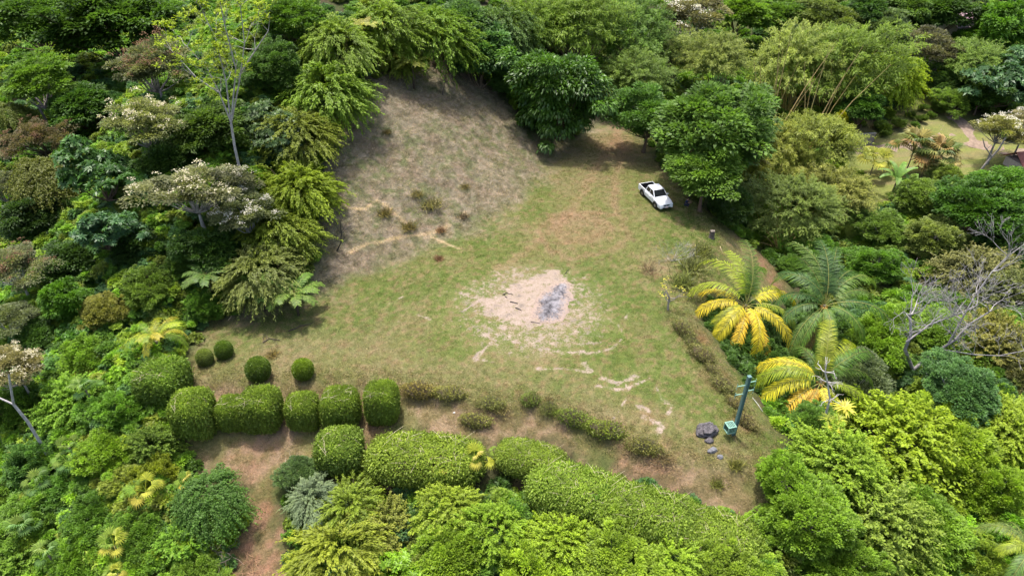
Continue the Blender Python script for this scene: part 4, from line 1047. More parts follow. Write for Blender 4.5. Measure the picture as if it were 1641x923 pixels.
fan_palm(185, 915, 22, YG, 'yellow fan palm cut by the bottom edge', 7, 2.7)
fan_palm(298, 768, 18, YG, 'small yellow fan palm below the leftmost clipped bushes', 6, 2.3)
fan_palm(135, 620, 26, GG, 'green fan palm among the shrubs left of the clipped row', 8, 3.1)
fan_palm(108, 712, 20, [(0.14, 0.2, 0.03)], 'low light green fan palm in the left thicket', 7, 2.8)
RU = [(0.26, 0.20, 0.05), (0.15, 0.16, 0.03), (0.27, 0.17, 0.05), (0.10, 0.14, 0.03), (0.30, 0.26, 0.07), (0.12, 0.15, 0.03)]
fan_palm(1465, 240, 36, RU, 'tall rust and gold fan palm by the garden track', 26, 3.0)
fan_palm(1505, 252, 34, RU, 'rust-coloured fan palm right of the tall one by the garden track', 24, 2.6)
fan_palm(1482, 268, 26, RU, 'low rust-coloured fan palm in front of the tall one', 16, 1.2)
fan_palm(1402, 258, 28, [(0.34, 0.33, 0.05), (0.26, 0.27, 0.04)], 'yellow-green fan palm left of the banana plants', 16, 1.8)

def banana_leaf(name, seed, L=2.0, w=0.5, e0=0.9, droop=1.6):
    A = arch(L, e0, droop, 10); V = []; F = []; rr = random.Random(seed)
    for i, (p, a) in enumerate(A):
        u = i / 9; ww = w * (0.05 if u < .12 else math.sin(math.pi * (0.1 + 0.86 * u)) ** 0.5) * 0.5; nr = Vector((-math.sin(a), 0, math.cos(a)))
        V += [tuple(p + Vector((0, ww, 0)) + nr * ww * .35), tuple(p), tuple(p + Vector((0, -ww, 0)) + nr * ww * .35)]
    for i in range(9):
        for s in (0, 1): F.append((3 * i + s, 3 * i + s + 1, 3 * i + s + 4, 3 * i + s + 3))
    me = bpy.data.meshes.new(name); me.from_pydata(V, [], F); t_ = me.attributes.new('tint', 'FLOAT', 'FACE')
    t_.data.foreach_set('value', np.array([rr.uniform(.3, .75) for _ in F], np.float32)); me.materials.append(M_PALM); me.update(); return me
BAN = [banana_leaf('banana_leaf', i, e0=e, droop=d) for i, (e, d) in enumerate(((1.2, 1.3), (0.9, 1.7), (0.5, 1.6)))]
for px, py, rp, h, lab in ((1437, 290, 30, 2.4, 'taller banana plant in front of the rust-coloured fan palms'), (1458, 305, 26, 1.8, 'smaller banana plant right of the taller one')):
    c, t = hit(px, py, h); k = rp * t / FPX / 1.6
    base = tag(empty('banana_plant', (c.x, c.y, gz(c.x, c.y))), lab, 'banana plant', 'banana plants')
    z = c.z - base.location.z
    b = MB(); b.tube([(0, 0, -.1), (0, 0, z * .5), (0.03, 0, z)], [0.16, 0.12, 0.07], 8); b.build('stem', M_TRUNKP, base, True)
    for i in range(8): inst('leaf', BAN[i % 3], base, (0, 0, z), (0, 0, i * 2.4), (k,) * 3, jit((0.12, 0.2, 0.03)))

# ------------------------------------------------------------------ bare and pale-trunked trees
def branch(b, p, d, L, r, depth, rr, wob=0.22, up=0.1, kids=(2, 4), ends=None, shrink=0.68, minr=0.008, sides=5):
    n = 5; pts = [p.copy()]; rad = [r]; q = p.copy(); dd = d.normalized(); nodes = []
    for i in range(n):
        dd = (dd + Vector((rr.uniform(-1, 1), rr.uniform(-1, 1), rr.uniform(-1, 1))) * wob + Vector((0, 0, up))).normalized()
        q = q + dd * (L / n); pts.append(q.copy()); rad.append(max(minr, r * (1 - 0.5 * (i + 1) / n))); nodes.append((q.copy(), dd.copy(), rad[-1]))
    b.tube(pts, rad, sides if r > .03 else 4 if r > .015 else 3, cap=False)
    if depth <= 0:
        if ends is not None: ends.append((q.copy(), dd.copy()))
        return
    for j in range(rr.randint(*kids)):
        at_, ad, ar = nodes[rr.randint(1, n - 1)] if j else nodes[-1]
        side = ad.orthogonal().normalized(); side.rotate(Matrix.Rotation(rr.uniform(0, 6.283), 3, ad))
        nd = (ad + side * rr.uniform(0.45, 1.0)).normalized()
        branch(b, at_, nd, L * shrink * rr.uniform(.8, 1.1), ar * 0.78, depth - 1, rr, wob, up, kids, ends, shrink, minr, sides)
def W(px, py, y_ref):
    """point at a place in the frame, at the same distance Y from the camera as a reference"""
    a, yy, zz = [float(v) for v in ray(px, py)]; t = y_ref / yy
    return Vector((a * t, y_ref, CAM_H + zz * t))
# large leafless tree
rr = random.Random(5)
b0, t = hit(1463, 612, 0.6); yr = b0.y
base = tag(empty('leafless_tree', (b0.x, b0.y, gz(b0.x, b0.y) - 0.1)), 'large leafless grey tree with spreading branches at the right', 'tree', GROUPS['tree'])
inv = Vector(base.location)
def stem(b, L, r0, r1, dy=0.0):
    pts = [W(px, py, yr + dy * i / (len(L) - 1)) - inv for i, (px, py) in enumerate(L)]
    rad = [r0 + (r1 - r0) * i / (len(L) - 1) for i in range(len(L))]
    b.tube(pts, rad, 7, cap=False); return pts
b = MB()
s0 = [Vector((0, 0, 0)), W(1462, 590, yr) - inv]
b.tube(s0, [0.24, 0.18], 8, cap=False)
s1 = stem(b, [(1462, 590), (1450, 560), (1460, 535), (1458, 505)], 0.16, 0.11, 0.5)
s2 = stem(b, [(1464, 592), (1490, 570), (1530, 545), (1552, 520), (1585, 500)], 0.15, 0.06, 1.0)
s3 = stem(b, [(1452, 548), (1490, 520), (1530, 505), (1565, 490)], 0.09, 0.05, 1.6)
s4 = stem(b, [(1520, 550), (1545, 505), (1565, 470), (1590, 435), (1615, 410)], 0.08, 0.035, 1.5)
s5 = stem(b, [(1510, 560), (1560, 568), (1600, 570), (1641, 562)], 0.05, 0.03, -0.6)
b.build('trunk', M_BARK, base, True, (0.32, 0.30, 0.295))
b = MB()
for st, r, L, k in ((s1[-1:], .09, 1.9, 4), (s1[2:3], .06, 1.6, 2), (s2[2:], .06, 1.7, 3), (s3[1:], .055, 1.6, 3), (s4[1:], .05, 1.6, 3), (s5[1:], .03, 1.2, 2)):
    for p in st:
        for j in range(k):
            d = Vector((rr.uniform(-1, 1), rr.uniform(-.8, .8), rr.uniform(0.1, 0.9)))
            if st is not None and p.x < s1[-1].x + .3: d.x -= 0.25
            branch(b, p, d, L, r * .75, 3, rr, 0.2, 0.06, (2, 4), None, .74, .011)
b.build('branches', M_BARK, base, True, (0.36, 0.34, 0.335))
# dead branch in front of the lowest palm, with bromeliads
b0, t = hit(1326, 645, 4.6); yr = b0.y
base = tag(empty('dead_tree', (b0.x, b0.y, gz(b0.x, b0.y) - 0.1)), 'pale knotted dead branch standing in front of the lowest palm', 'tree', GROUPS['tree'])
inv = Vector(base.location); b = MB()
m1 = stem(b, [(1322, 668), (1330, 640), (1326, 612), (1322, 596)], 0.09, 0.05)
b.tube([Vector((0, 0, 0)), m1[0]], [0.11, 0.09], 6, cap=False)
for p in m1[1:]:
    for j in range(5): branch(b, p, Vector((rr.uniform(-1, 1), rr.uniform(-.6, .2), rr.uniform(-.2, .7))), 0.75, .04, 1, rr, 0.4, 0.05, (2, 3), None, .6, .012)
b.build('branches', M_BARK, base, True, (0.52, 0.49, 0.47))
# small dying tree on the lawn's right rim
b0, t = hit(1070, 497, 0.0)
base = tag(empty('dying_tree', (b0.x, b0.y, b0.z - 0.05)), 'small dying tree with sparse yellow leaves on the right rim of the lawn', 'tree', GROUPS['tree'])
b = MB(); ends = []
branch(b, Vector((0, 0, 0)), Vector((0.05, 0.1, 1)), 1.5, 0.10, 0, rr, 0.1, 0.1)
for j in range(7): branch(b, Vector((0.05, 0.1, 0.7 + 0.11 * j)), Vector((rr.uniform(-1, .8), rr.uniform(-.4, 1), rr.uniform(.3, 1))), 1.0, 0.05, 2, rr, 0.25, 0.08, (2, 3), ends, .7, .008)
b.build('branches', M_BARK, base, True, (0.30, 0.27, 0.24))
def tuft_leaves(name, ends, n, L, Wd, seed, spread=.25):
    r = np.random.default_rng(seed); E = np.array([e[0] for e in ends]); cid = np.repeat(np.arange(len(E)), n)
    d = rdirs(len(cid), r); d[:, 2] = np.abs(d[:, 2]) * .8
    pos = E[cid] + rdirs(len(cid), r) * (spread * r.random(len(cid)))[:, None]
    return leaves(name, pos, d, unit(d + np.array([0, 0, 1.2])), L * r.uniform(.6, 1.2, len(cid)), Wd, 0.2 + .7 * r.random(len(cid)), .2)
inst('leaves', tuft_leaves('dying_leaves', [e for i, e in enumerate(ends) if i % 2], 5, .13, .08, 3), base, color=(0.34, 0.33, 0.05))
# grey dead shrubs beside it
for px, py, k, colr, lab in ((1078, 408, 1.7, (0.36, 0.33, 0.33), 'grey leafless shrub behind the small dying tree'), (1046, 430, 1.0, (0.26, 0.15, 0.09), 'brown withered shrub left of the small dying tree'),
                             (1040, 425, 0.9, (0.30, 0.24, 0.12), 'yellowish withered weed beside the brown withered shrub')):
    b0, t = hit(px, py + 10, 0)
    base = tag(empty('dead_shrub', (b0.x, b0.y, b0.z - .05)), lab, 'shrub', GROUPS['shrub'])
    b = MB()
    for j in range(11): branch(b, Vector((0, 0, 0)), Vector((rr.uniform(-1, 1), rr.uniform(-1, 1), rr.uniform(.3, 1.2))), 0.8 * k, 0.02, 2, rr, .25, .05, (3, 4), None, .7, .007)
    b.build('branches', M_BARK, base, False, colr)
# tall pale-trunked tree at the upper left, and its sparse crown
b0, t = hit(392, 318, 0.0); yr = b0.y
base = tag(empty('pale_trunk_tree', (b0.x, b0.y, b0.z - .3)), 'tall slender pale-trunked tree with sparse yellow-green leaf tufts, upper left', 'tree', GROUPS['tree'])
inv = Vector(base.location); b = MB()
p0 = stem(b, [(392, 318), (386, 280), (376, 235), (370, 196)], 0.14, 0.10)
b.build('trunk', M_BARK, base, True, (0.42, 0.40, 0.38))
b = MB(); ends = []
for L in ([(370, 196), (352, 150), (332, 110), (300, 75)], [(370, 196), (362, 130), (345, 60), (325, 20)], [(371, 196), (384, 130), (392, 70), (385, 10)], [(371, 190), (378, 110), (360, 40), (350, -10)], [(384, 120), (410, 80), (430, 50)], [(350, 148), (315, 125), (285, 92)]):
    st = stem(b, L, .075, .03, rr.uniform(-1.2, 1.2))
    for p in st[1:]:
        for j in range(2): branch(b, p, Vector((rr.uniform(-1, 1), rr.uniform(-.9, .9), rr.uniform(.2, 1))), 1.5, .03, 2, rr, .2, .08, (2, 3), ends, .72, .01)
b.build('branches', M_BARK, base, True, (0.40, 0.38, 0.36))
inst('leaves', tuft_leaves('sparse_leaves', ends, 13, .34, .15, 5, .3), base, color=(0.15, 0.21, 0.015))
# leaning pale trunk at the left edge
b0, t = hit(90, 752, 0.0); yr = b0.y
base = tag(empty('leaning_tree', (b0.x, b0.y, b0.z - .1)), 'leaning pale-barked trunk forking near the left edge', 'tree', GROUPS['tree'])
inv = Vector(base.location); b = MB()
stem(b, [(92, 756), (70, 718), (44, 675), (22, 648)], .13, .09); stem(b, [(22, 648), (18, 625), (14, 600)], .085, .06); stem(b, [(22, 648), (0, 638), (-30, 632)], .07, .05)
b.build('trunk', M_BARK, base, True, (0.42, 0.40, 0.40))
# slanting trunk of the white-flowered tree by the garden
b0, t = hit(1565, 282, 0.0); yr = b0.y
base = tag(empty('slanting_trunk', (b0.x, b0.y, b0.z - .1)), 'slanting grey trunk with two forks reaching up from the garden edge', 'tree', GROUPS['tree'])
inv = Vector(base.location); b = MB()
stem(b, [(1565, 282), (1580, 262), (1600, 240), (1612, 220)], .16, .10); stem(b, [(1590, 252), (1578, 235), (1575, 222)], .08, .05); stem(b, [(1580, 240), (1590, 232)], .05, .04)
b.build('trunk', M_BARK, base, True, (0.28, 0.25, 0.23))
# bent dead sapling and bare pole on the dry slope
for L, colr, lab, r0 in (([(540, 402), (546, 390), (547, 375), (545, 355)], (0.05, 0.045, 0.04), 'bent blackened sapling at the left side of the dry slope', .07),
                         ([(709, 152), (712, 135), (713, 112)], (0.14, 0.11, 0.09), 'thin bare stem at the top right of the dry slope', .08)):
    b0, t = hit(*L[0], 0.0); yr = b0.y
    base = tag(empty('dead_sapling', (b0.x, b0.y, b0.z - .1)), lab, 'tree', GROUPS['tree'])
    inv = Vector(base.location); b = MB(); st = stem(b, L, r0, r0 * .45)
    for p in st[1:]:
        for j in range(3): branch(b, p, Vector((rr.uniform(-1, 1), rr.uniform(-.5, .5), rr.uniform(.2, 1))), .8, .025, 1, rr, .3, .05, (2, 2), None, .7, .01)
    b.build('trunk', M_BARK, base, True, colr)
# dry bamboo culms
for cx_, cy_, n_, lab in ((1230, 130, 9, 'bundle of tall dry golden bamboo culms rising behind the spreading trees'), (1290, 140, 7, 'thin dry bamboo culms right of the golden bundle'), (1250, 385, 14, 'fallen and leaning tan bamboo stems on the brown bank')):
    low = cy_ > 300
    b0, t = hit(cx_, cy_ + (10 if low else 90), 0.3 if low else 2.0)
    base = tag(empty('dry_bamboo', (b0.x, b0.y, gz(b0.x, b0.y) - .1)), lab, 'bamboo', GROUPS['bamboo'])
    for i in range(n_):
        b = MB(); a = Vector((rr.uniform(-.9, .9), rr.uniform(-.9, .9), 0.0)); H = rr.uniform(3.5, 6.5) if low else rr.uniform(15, 21)
        e = a + Vector((rr.uniform(-.35, .35) * H, rr.uniform(-.3, .1) * H, H * .8))
        if low: e = a + Vector((rr.uniform(-.8, .5) * H, rr.uniform(-.5, .2) * H, H * rr.uniform(.3, .8)))
        m_ = a.lerp(e, .55) + Vector((0, 0, .06 * H))
        b.tube([a, a.lerp(m_, .5) + Vector((0, 0, .01 * H)), m_, e], [.08, .075, .055, .02], 5, cap=False)
        b.build('stem', M_BARK, base, True, jit((0.48, 0.36, 0.15)))

# ------------------------------------------------------------------ pickup truck
M_PAINT = plain_mat('white_paint', (0.62, 0.64, 0.66), 0.3, 0.5, coat=0.6, var=0.02)
M_GLASS = plain_mat('dark_glass', (0.012, 0.014, 0.016), 0.06, 0.6, var=0.0)
M_BLACK = plain_mat('black_plastic', (0.02, 0.02, 0.021), 0.55, 0.4)
M_TYRE = plain_mat('tyre_rubber', (0.016, 0.016, 0.016), 0.85, 0.2)
M_RIM = plain_mat('alloy_rim', (0.42, 0.42, 0.43), 0.35, 0.5, metal=0.7)
M_LAMP = plain_mat('lamp_lens', (0.62, 0.66, 0.70), 0.08, 0.7, var=0.05)
M_PLATE = plain_mat('number_plate', (0.65, 0.45, 0.40), 0.5, var=0.05)
def loft(b, secs, close=True):
    n = len(secs[0]); vs = [v for s in secs for v in s]; fs = []
    for i in range(len(secs) - 1):
        for k in range(n): fs.append((i * n + k, i * n + (k + 1) % n, (i + 1) * n + (k + 1) % n, (i + 1) * n + k))
    if close: fs.append(tuple(range(n - 1, -1, -1))); fs.append(tuple(range((len(secs) - 1) * n, len(secs) * n)))
    b.add(vs, fs)
def sect(x, w, zb, zs, zt_):
    """body cross-section: rocker, shoulder line, crowned top"""
    return [(x, -w * .92, zb), (x, -w, zb + .12), (x, -w, zs), (x, -w * .93, zt_ - .03), (x, -w * .6, zt_), (x, w * .6, zt_), (x, w * .93, zt_ - .03), (x, w, zs), (x, w, zb + .12), (x, w * .92, zb)]
pf, _ = hit(1058, 334, 0.0); pr, _ = hit(1030, 304, 0.0)
wr, _ = hit(1029.5, 315, 0.0); wf, _ = hit(1048.5, 333.5, 0.0)      # where the two near wheels touch the grass
ang = math.atan2(wf.y - wr.y, wf.x - wr.x)
tc = (wr + wf) / 2 - Vector((math.cos(ang) * .06 + math.sin(ang) * .85, math.sin(ang) * .06 - math.cos(ang) * .85, 0))
truck = tag(empty('pickup_truck', (tc.x, tc.y, gz(tc.x, tc.y) - 0.01), ang), 'white double-cab pickup parked under the trees at the back of the clearing', 'pickup')
truck.scale = (0.97,) * 3
b = MB()
loft(b, [sect(x, w, zb, zs, z_) for x, w, zb, zs, z_ in ((2.56, .62, .48, .62, .70), (2.50, .78, .40, .70, .86), (2.30, .87, .36, .80, .98), (1.9, .90, .36, .86, 1.06), (1.1, .91, .36, .90, 1.13), (.95, .91, .36, .92, 1.14), (-0.95, .91, .36, .94, 1.12), (-1.0, .90, .36, .94, 1.10))])
body = b.build('body', M_PAINT, truck)
bv = body.modifiers.new('bevel', 'BEVEL'); bv.width = 0.03; bv.segments = 2
b = MB()   # cabin: pillars and roof, slightly narrower at the top
def cab(x, w, z): return [(x, -w, z), (x, w, z)]
lo = [(1.0, .84, 1.12), (-0.72, .84, 1.11)]; hi = [(0.28, .68, 1.70), (-0.55, .68, 1.70)]
V_ = [(1.16, -.82, 1.13), (1.16, .82, 1.13), (-.96, .82, 1.11), (-.96, -.82, 1.11), (.46, -.66, 1.70), (.46, .66, 1.70), (-.78, .66, 1.71), (-.78, -.66, 1.71), (.34, -.60, 1.76), (.34, .60, 1.76), (-.70, .60, 1.765), (-.70, -.60, 1.765)]
b.add(V_, [(0, 1, 5, 4), (1, 2, 6, 5), (2, 3, 7, 6), (3, 0, 4, 7), (4, 5, 9, 8), (5, 6, 10, 9), (6, 7, 11, 10), (7, 4, 8, 11), (8, 9, 10, 11)])
cabin = b.build('cabin', M_PAINT, truck)
def quad_on(name, mat, P, parent, off, inset=0.0):
    P = [Vector(p) for p in P]; n_ = (P[1] - P[0]).cross(P[2] - P[0]).normalized(); c_ = sum(P, Vector()) / len(P)
    b = MB(); Q = [p + (c_ - p) * inset + n_ * off for p in P]; B = [q - n_ * 0.02 for q in Q]; k = len(Q)
    b.add(Q + B, [tuple(range(k)), tuple(range(2 * k - 1, k - 1, -1))] + [(i, i + k, (i + 1) % k + k, (i + 1) % k) for i in range(k)])
    return b.build(name, mat, parent)
quad_on('windscreen', M_GLASS, [(1.12, -.76, 1.16), (1.12, .76, 1.16), (.50, .61, 1.665), (.50, -.61, 1.665)], truck, .012)
quad_on('rear_window', M_GLASS, [(-.945, .70, 1.18), (-.945, -.70, 1.18), (-.80, -.58, 1.64), (-.80, .58, 1.64)], truck, .012)
for s in (-1, 1):
    def S(P): return P if s < 0 else [(x, -y, z) for x, y, z in reversed(P)]
    w0, w1 = -.82, -.665
    def sy(z): return -.82 + (z - 1.12) / .58 * .16
    quad_on('side_window', M_GLASS, S([(.0, sy(1.18), 1.18), (.96, sy(1.18), 1.18), (.44, sy(1.62), 1.62), (.0, sy(1.62), 1.62)]), truck, .012)
    quad_on('side_window', M_GLASS, S([(-.84, sy(1.18), 1.18), (-.08, sy(1.18), 1.18), (-.08, sy(1.62), 1.62), (-.72, sy(1.62), 1.62)]), truck, .012)
    for x0, x1 in ((-.88, -.06), (-.03, 1.02)):
        P = [(x0, -.913, .5), (x1, -.913, .5), (x1, -.913, .93), (x0, -.913, .93)]
        d = quad_on('door', M_PAINT, S(P), truck, .006)
        b = MB(); b.box((x0 + .16, s * .935, .86), (.16, .03, .03)); b.build('handle', M_PAINT, d)
    b = MB(); b.box((.86, s * 1.0, 1.16), (.12, .2, .16)); mo = b.build('mirror', M_PAINT, truck); mb = mo.modifiers.new('b', 'BEVEL'); mb.width = .03; mb.segments = 2
    quad_on('headlight', M_LAMP, [(2.535, s * .62 - .2, .70), (2.535, s * .62 + .2, .70), (2.42, s * .64 + .2, .85), (2.44, s * .62 - .2, .86)], truck, .03)
    quad_on('grille', M_BLACK, [(2.585, s * .19 - .17, .66), (2.585, s * .19 + .17, .66), (2.56, s * .19 + .17, .80), (2.56, s * .19 - .17, .80)], truck, .01)
    for x in (1.62, -1.50):
        wl = empty('wheel', (x, s * .80, .37)); wl.parent = truck
        b = MB(); lathe(b, [(.2, -.12), (.33, -.12), (.37, -.08), (.37, .08), (.33, .12), (.2, .12)], 22); ty = b.build('tyre', M_TYRE, wl, True); ty.rotation_euler = (math.pi / 2, 0, 0)
        b = MB(); lathe(b, [(.02, .10), (.10, .10), (.20, .115), (.22, .1), (.22, -.1), (.02, -.1)], 18)
        for k in range(6):
            a = k * math.pi / 3; b.box((.13 * math.cos(a), .13 * math.sin(a), .115), (.16, .045, .03), Matrix.Rotation(a, 3, 'Z'))
        rm = b.build('rim', M_RIM, wl); rm.rotation_euler = (math.pi / 2 * s * -1, 0, 0)
        b = MB(); pts = [(x + .46 * math.cos(t_), s * .915, .40 + .46 * math.sin(t_)) for t_ in np.linspace(-.15, math.pi + .15, 13)]
        b.tube(pts, .055, 5); b.build('wheel_arch', M_BLACK, truck, True)
        b = MB(); lathe(b, [(.43, -.015), (.43, .015), (.01, .015)], 18); lo_ = b.build('arch_liner', M_BLACK, truck); lo_.location = (x, s * .905, .42); lo_.rotation_euler = (math.pi / 2, 0, 0)
b = MB(); b.box((2.53, 0, .50), (.16, 1.60, .24)); bo = b.build('bumper', M_PAINT, truck); m_ = bo.modifiers.new('b', 'BEVEL'); m_.width = .05; m_.segments = 3
b = MB(); b.box((2.615, 0, .47), (.012, 1.0, .11)); b.build('air_intake', M_BLACK, truck)
b = MB(); b.box((2.627, 0, .52), (.012, .34, .12)); b.build('number_plate', M_PLATE, truck)
b = MB()   # open load bed
for s in (-1, 1): b.box((-1.75, s * .86, .79), (1.5, .09, .66))
b.box((-2.50, 0, .79), (.08, 1.80, .62)); b.box((-1.04, 0, .80), (.06, 1.66, .60)); b.box((-1.75, 0, .47), (1.46, 1.64, .06))
bed = b.build('load_bed', M_PAINT, truck)
b = MB(); b.box((-1.735, 0, .515), (1.42, 1.58, .02))
for s in (-1, 1): b.box((-1.735, s * .80, .80), (1.42, .02, .55))
b.box((-2.45, 0, .80), (.02, 1.58, .55)); b.box((-1.0, 0, .80), (.02, 1.58, .55)); b.build('bed_liner', M_BLACK, truck)
b = MB(); b.box((-2.56, 0, .50), (.14, 1.66, .14)); b.build('rear_bumper', M_BLACK, truck)
for s in (-1, 1):
    b = MB(); b.box((-2.545, s * .80, .84), (.03, .14, .30)); b.build('tail_light', plain_mat('tail_lens', (0.35, 0.02, 0.02), 0.2), truck)

# ------------------------------------------------------------------ crouching person by the tree
pc, _ = hit(1098, 331, 0.0)
per = tag(empty('person', (pc.x, pc.y, pc.z), math.radians(-20)), 'person in dark blue clothes crouching in the shade right of the pickup', 'person')
M_CLOTH = plain_mat('navy_cloth', (0.02, 0.026, 0.055), 0.9, 0.1)
M_SKIN = plain_mat('skin', (0.30, 0.16, 0.105), 0.6, 0.3, var=0.08)
M_HAIR = plain_mat('dark_hair', (0.012, 0.010, 0.009), 0.7, 0.3)
def skin_fig(name, J, E, mat, parent, sub=2):
    me = bpy.data.meshes.new(name); me.from_pydata([j[:3] for j in J], E, [])
    o = bpy.data.objects.new(name, me); o.data.materials.append(mat); link(o, parent)
    sk = o.modifiers.new('skin', 'SKIN'); sk.use_smooth_shade = True
    for i, j in enumerate(J): me.skin_vertices[0].data[i].radius = (j[3], j[3] * (j[4] if len(j) > 4 else 1))
    me.skin_vertices[0].data[0].use_root = True
    ss = o.modifiers.new('sub', 'SUBSURF'); ss.levels = ss.render_levels = sub
    return o
# squatting, facing +x, forearms reaching forward
J = [(0, 0, .34, .15), (.05, 0, .52, .14), (.12, 0, .72, .16, 1.0), (.17, 0, .84, .10), (.20, 0, .91, .055), (.22, 0, .97, .062), (.25, 0, 1.05, .095), (.26, 0, 1.13, .08)]
E = [(i, i + 1) for i in range(7)]
for s in (-1, 1):
    i = len(J); J += [(.02, s * .12, .33, .105), (.40, s * .17, .46, .075), (.22, s * .16, .10, .05), (.24, s * .16, .05, .045), (.38, s * .18, .035, .035)]
    E += [(0, i), (i, i + 1), (i + 1, i + 2), (i + 2, i + 3), (i + 3, i + 4)]
    i = len(J); J += [(.14, s * .19, .78, .065), (.30, s * .25, .60, .048), (.50, s * .17, .62, .036), (.56, s * .16, .63, .034)]
    E += [(2, i), (i, i + 1), (i + 1, i + 2), (i + 2, i + 3)]
body = skin_fig('body', J, E, M_SKIN, per)
# clothes: shirt and trousers follow the same skeleton a little fatter
Js = [(0, 0, .36, .17), (.05, 0, .52, .165), (.12, 0, .72, .185), (.165, 0, .83, .115)]; Es = [(0, 1), (1, 2), (2, 3)]
for s in (-1, 1): i = len(Js); Js += [(.14, s * .19, .78, .085), (.25, s * .235, .66, .07)]; Es += [(2, i), (i, i + 1)]
skin_fig('shirt', Js, Es, M_CLOTH, per)
Jt = [(0, 0, .33, .165)]; Et = []
for s in (-1, 1): i = len(Jt); Jt += [(.03, s * .12, .33, .125), (.40, s * .17, .46, .092), (.23, s * .16, .14, .065)]; Et += [(0, i), (i, i + 1), (i + 1, i + 2)]
skin_fig('trousers', Jt, Et, plain_mat('dark_trousers', (0.025, 0.03, 0.05), 0.9, 0.1), per)
b = MB(); lathe(b, [(.105, 0), (.118, .06), (.10, .13), (.05, .165), (.005, .175)], 14); hr = b.build('hair', M_HAIR, per, True); hr.location = (.245, 0, 1.04)
b = MB(); b.box((.345, 0, 1.07), (.03, .03, .04)); b.build('nose', M_SKIN, per, True)
for s in (-1, 1):
    for k, (dy, ll) in enumerate(((-.03, .07), (-.01, .085), (.012, .08), (.032, .06))):
        b = MB(); p = Vector((.57, s * .16 + dy, .63)); b.tube([p, p + Vector((ll * .55, 0, -.01)), p + Vector((ll, 0, -.045))], [.012, .011, .008], 6); b.build('finger', M_SKIN, per, True)
    b = MB(); p = Vector((.545, s * .13, .63)); b.tube([p, p + Vector((.03, -s * .03, .0)), p + Vector((.06, -s * .035, -.02))], [.013, .012, .009], 6); b.build('thumb', M_SKIN, per, True)

# ------------------------------------------------------------------ green pole with steps and cage box
M_GREENP = plain_mat('green_painted_steel', (0.085, 0.165, 0.16), 0.45, 0.5, var=0.25, vs=3)
M_GREENL = plain_mat('pale_green_paint', (0.20, 0.36, 0.28), 0.5, 0.4, var=0.12)
M_GREEND = plain_mat('dark_green_paint', (0.03, 0.075, 0.05), 0.5, 0.4)
pb, _ = hit(1175, 697, 0.0)
pole = tag(empty('pole', (pb.x, pb.y, pb.z - 0.05), 0.25), 'leaning green steel pole with step irons near the right rim of the lawn', 'pole')
tp = W(1203, 601, pb.y + 0.15) - Vector(pole.location)
H = tp.z
b = MB()
for dx, sz in ((0, (.26, .10)),): 
    b.box((0, 0, H / 2), (.19, .08, H)); 
for s in (-1, 1): b.box((s * .105, 0, H / 2), (.03, .20, H))
b.build('post', M_GREENP, pole)
b = MB(); b.box((0, 0, H + .02), (.26, .24, .04)); b.build('cap', M_GREENP, pole)
for i, (z, l, s) in enumerate(((H - .75, .62, -1), (H - .55, .48, 1), (H - 1.35, .5, 1), (H - 1.55, .6, -1))):
    b = MB(); b.tube([(s * .14, 0, z), (s * (.14 + l), 0, z + .02)], .035, 6); st_ = b.build('step_iron', M_GREENL, pole)
    b = MB(); b.tube([(s * (.12 + l), 0, z - .32), (s * (.12 + l), 0, z + .22)], .022, 5); b.build('bracket', M_GREENL, st_)
box = MB(); cx0, cz0, w_ = -.44, .95, .30     # cage box carried on the side of the pole
def frame(b, c, h, t):
    for sx in (-1, 1):
        for sy_ in (-1, 1): b.box((c[0] + sx * h, c[1] + sy_ * h, c[2]), (t, t, 2 * h + t))
    for sz in (-1, 1):
        for s in (-1, 1):
            b.box((c[0], c[1] + s * h, c[2] + sz * h), (2 * h - t, t, t)); b.box((c[0] + s * h, c[1], c[2] + sz * h), (t, 2 * h - t, t))
frame(box, (cx0, 0, cz0), .28, .06)
cg = box.build('cage_box', M_GREENL, pole)
b = MB(); b.box((cx0, 0, cz0), (.5, .5, .5)); b.build('meter_case', M_GREEND, cg)
for face in range(2):
    for k in range(4):
        o_ = -.18 + .12 * k; b = MB()
        if face == 0: b.box((cx0 + o_, -.28, cz0), (.04, .03, .5))
        else: b.box((cx0 + o_, 0, cz0 + .28), (.04, .5, .03))
        b.build('bar', M_GREENL, cg)
b = MB(); b.tube([(cx0, 0, cz0 - .28), (-.1, 0, .25)], .03, 5); b.build('strut', M_GREENL, pole)
# white pipe on the bank
p0, _ = hit(1206, 637, .1); p1, _ = hit(1222, 659, .1)
pipe = tag(empty('pipe', (p0.x, p0.y, p0.z)), 'short white pipe lying on the grass bank right of the green pole', 'pipe')
b = MB(); b.tube([(0, 0, 0), (p1 - p0) * .5 + Vector((0, 0, .05)), p1 - p0], .022, 7); b.build('tube', plain_mat('white_plastic', (.42, .42, .40), .5), pipe, True)

# ------------------------------------------------------------------ boulders, stump, burnt ground
M_ROCK = None
m, n, out = newmat('dark_boulder'); f = noise(n, 2.2, 6, .7); f_ = noise(n, 9, 5, .7)
c_ = mixc(n, maprange(n, f, .35, .65, 0, 1), (.035, .032, .034), (.13, .115, .12)); c_ = mixc(n, maprange(n, f_, .55, .72, 0, .8), c_, (.26, .25, .25))
p = N(n, 'ShaderNodeBsdfPrincipled'); p.inputs['Roughness'].default_value = .9; n.links.new(c_, p.inputs['Base Color'])
bp = N(n, 'ShaderNodeBump'); bp.inputs['Strength'].default_value = .8; bp.inputs['Distance'].default_value = .06; n.links.new(f_, bp.inputs['Height']); n.links.new(bp.outputs[0], p.inputs['Normal']); n.links.new(p.outputs[0], out.inputs[0]); M_ROCK = m
M_ROCKG = plain_mat('grey_stone', (.14, .14, .15), .9, .2, var=.45, vs=5, bump=.03)
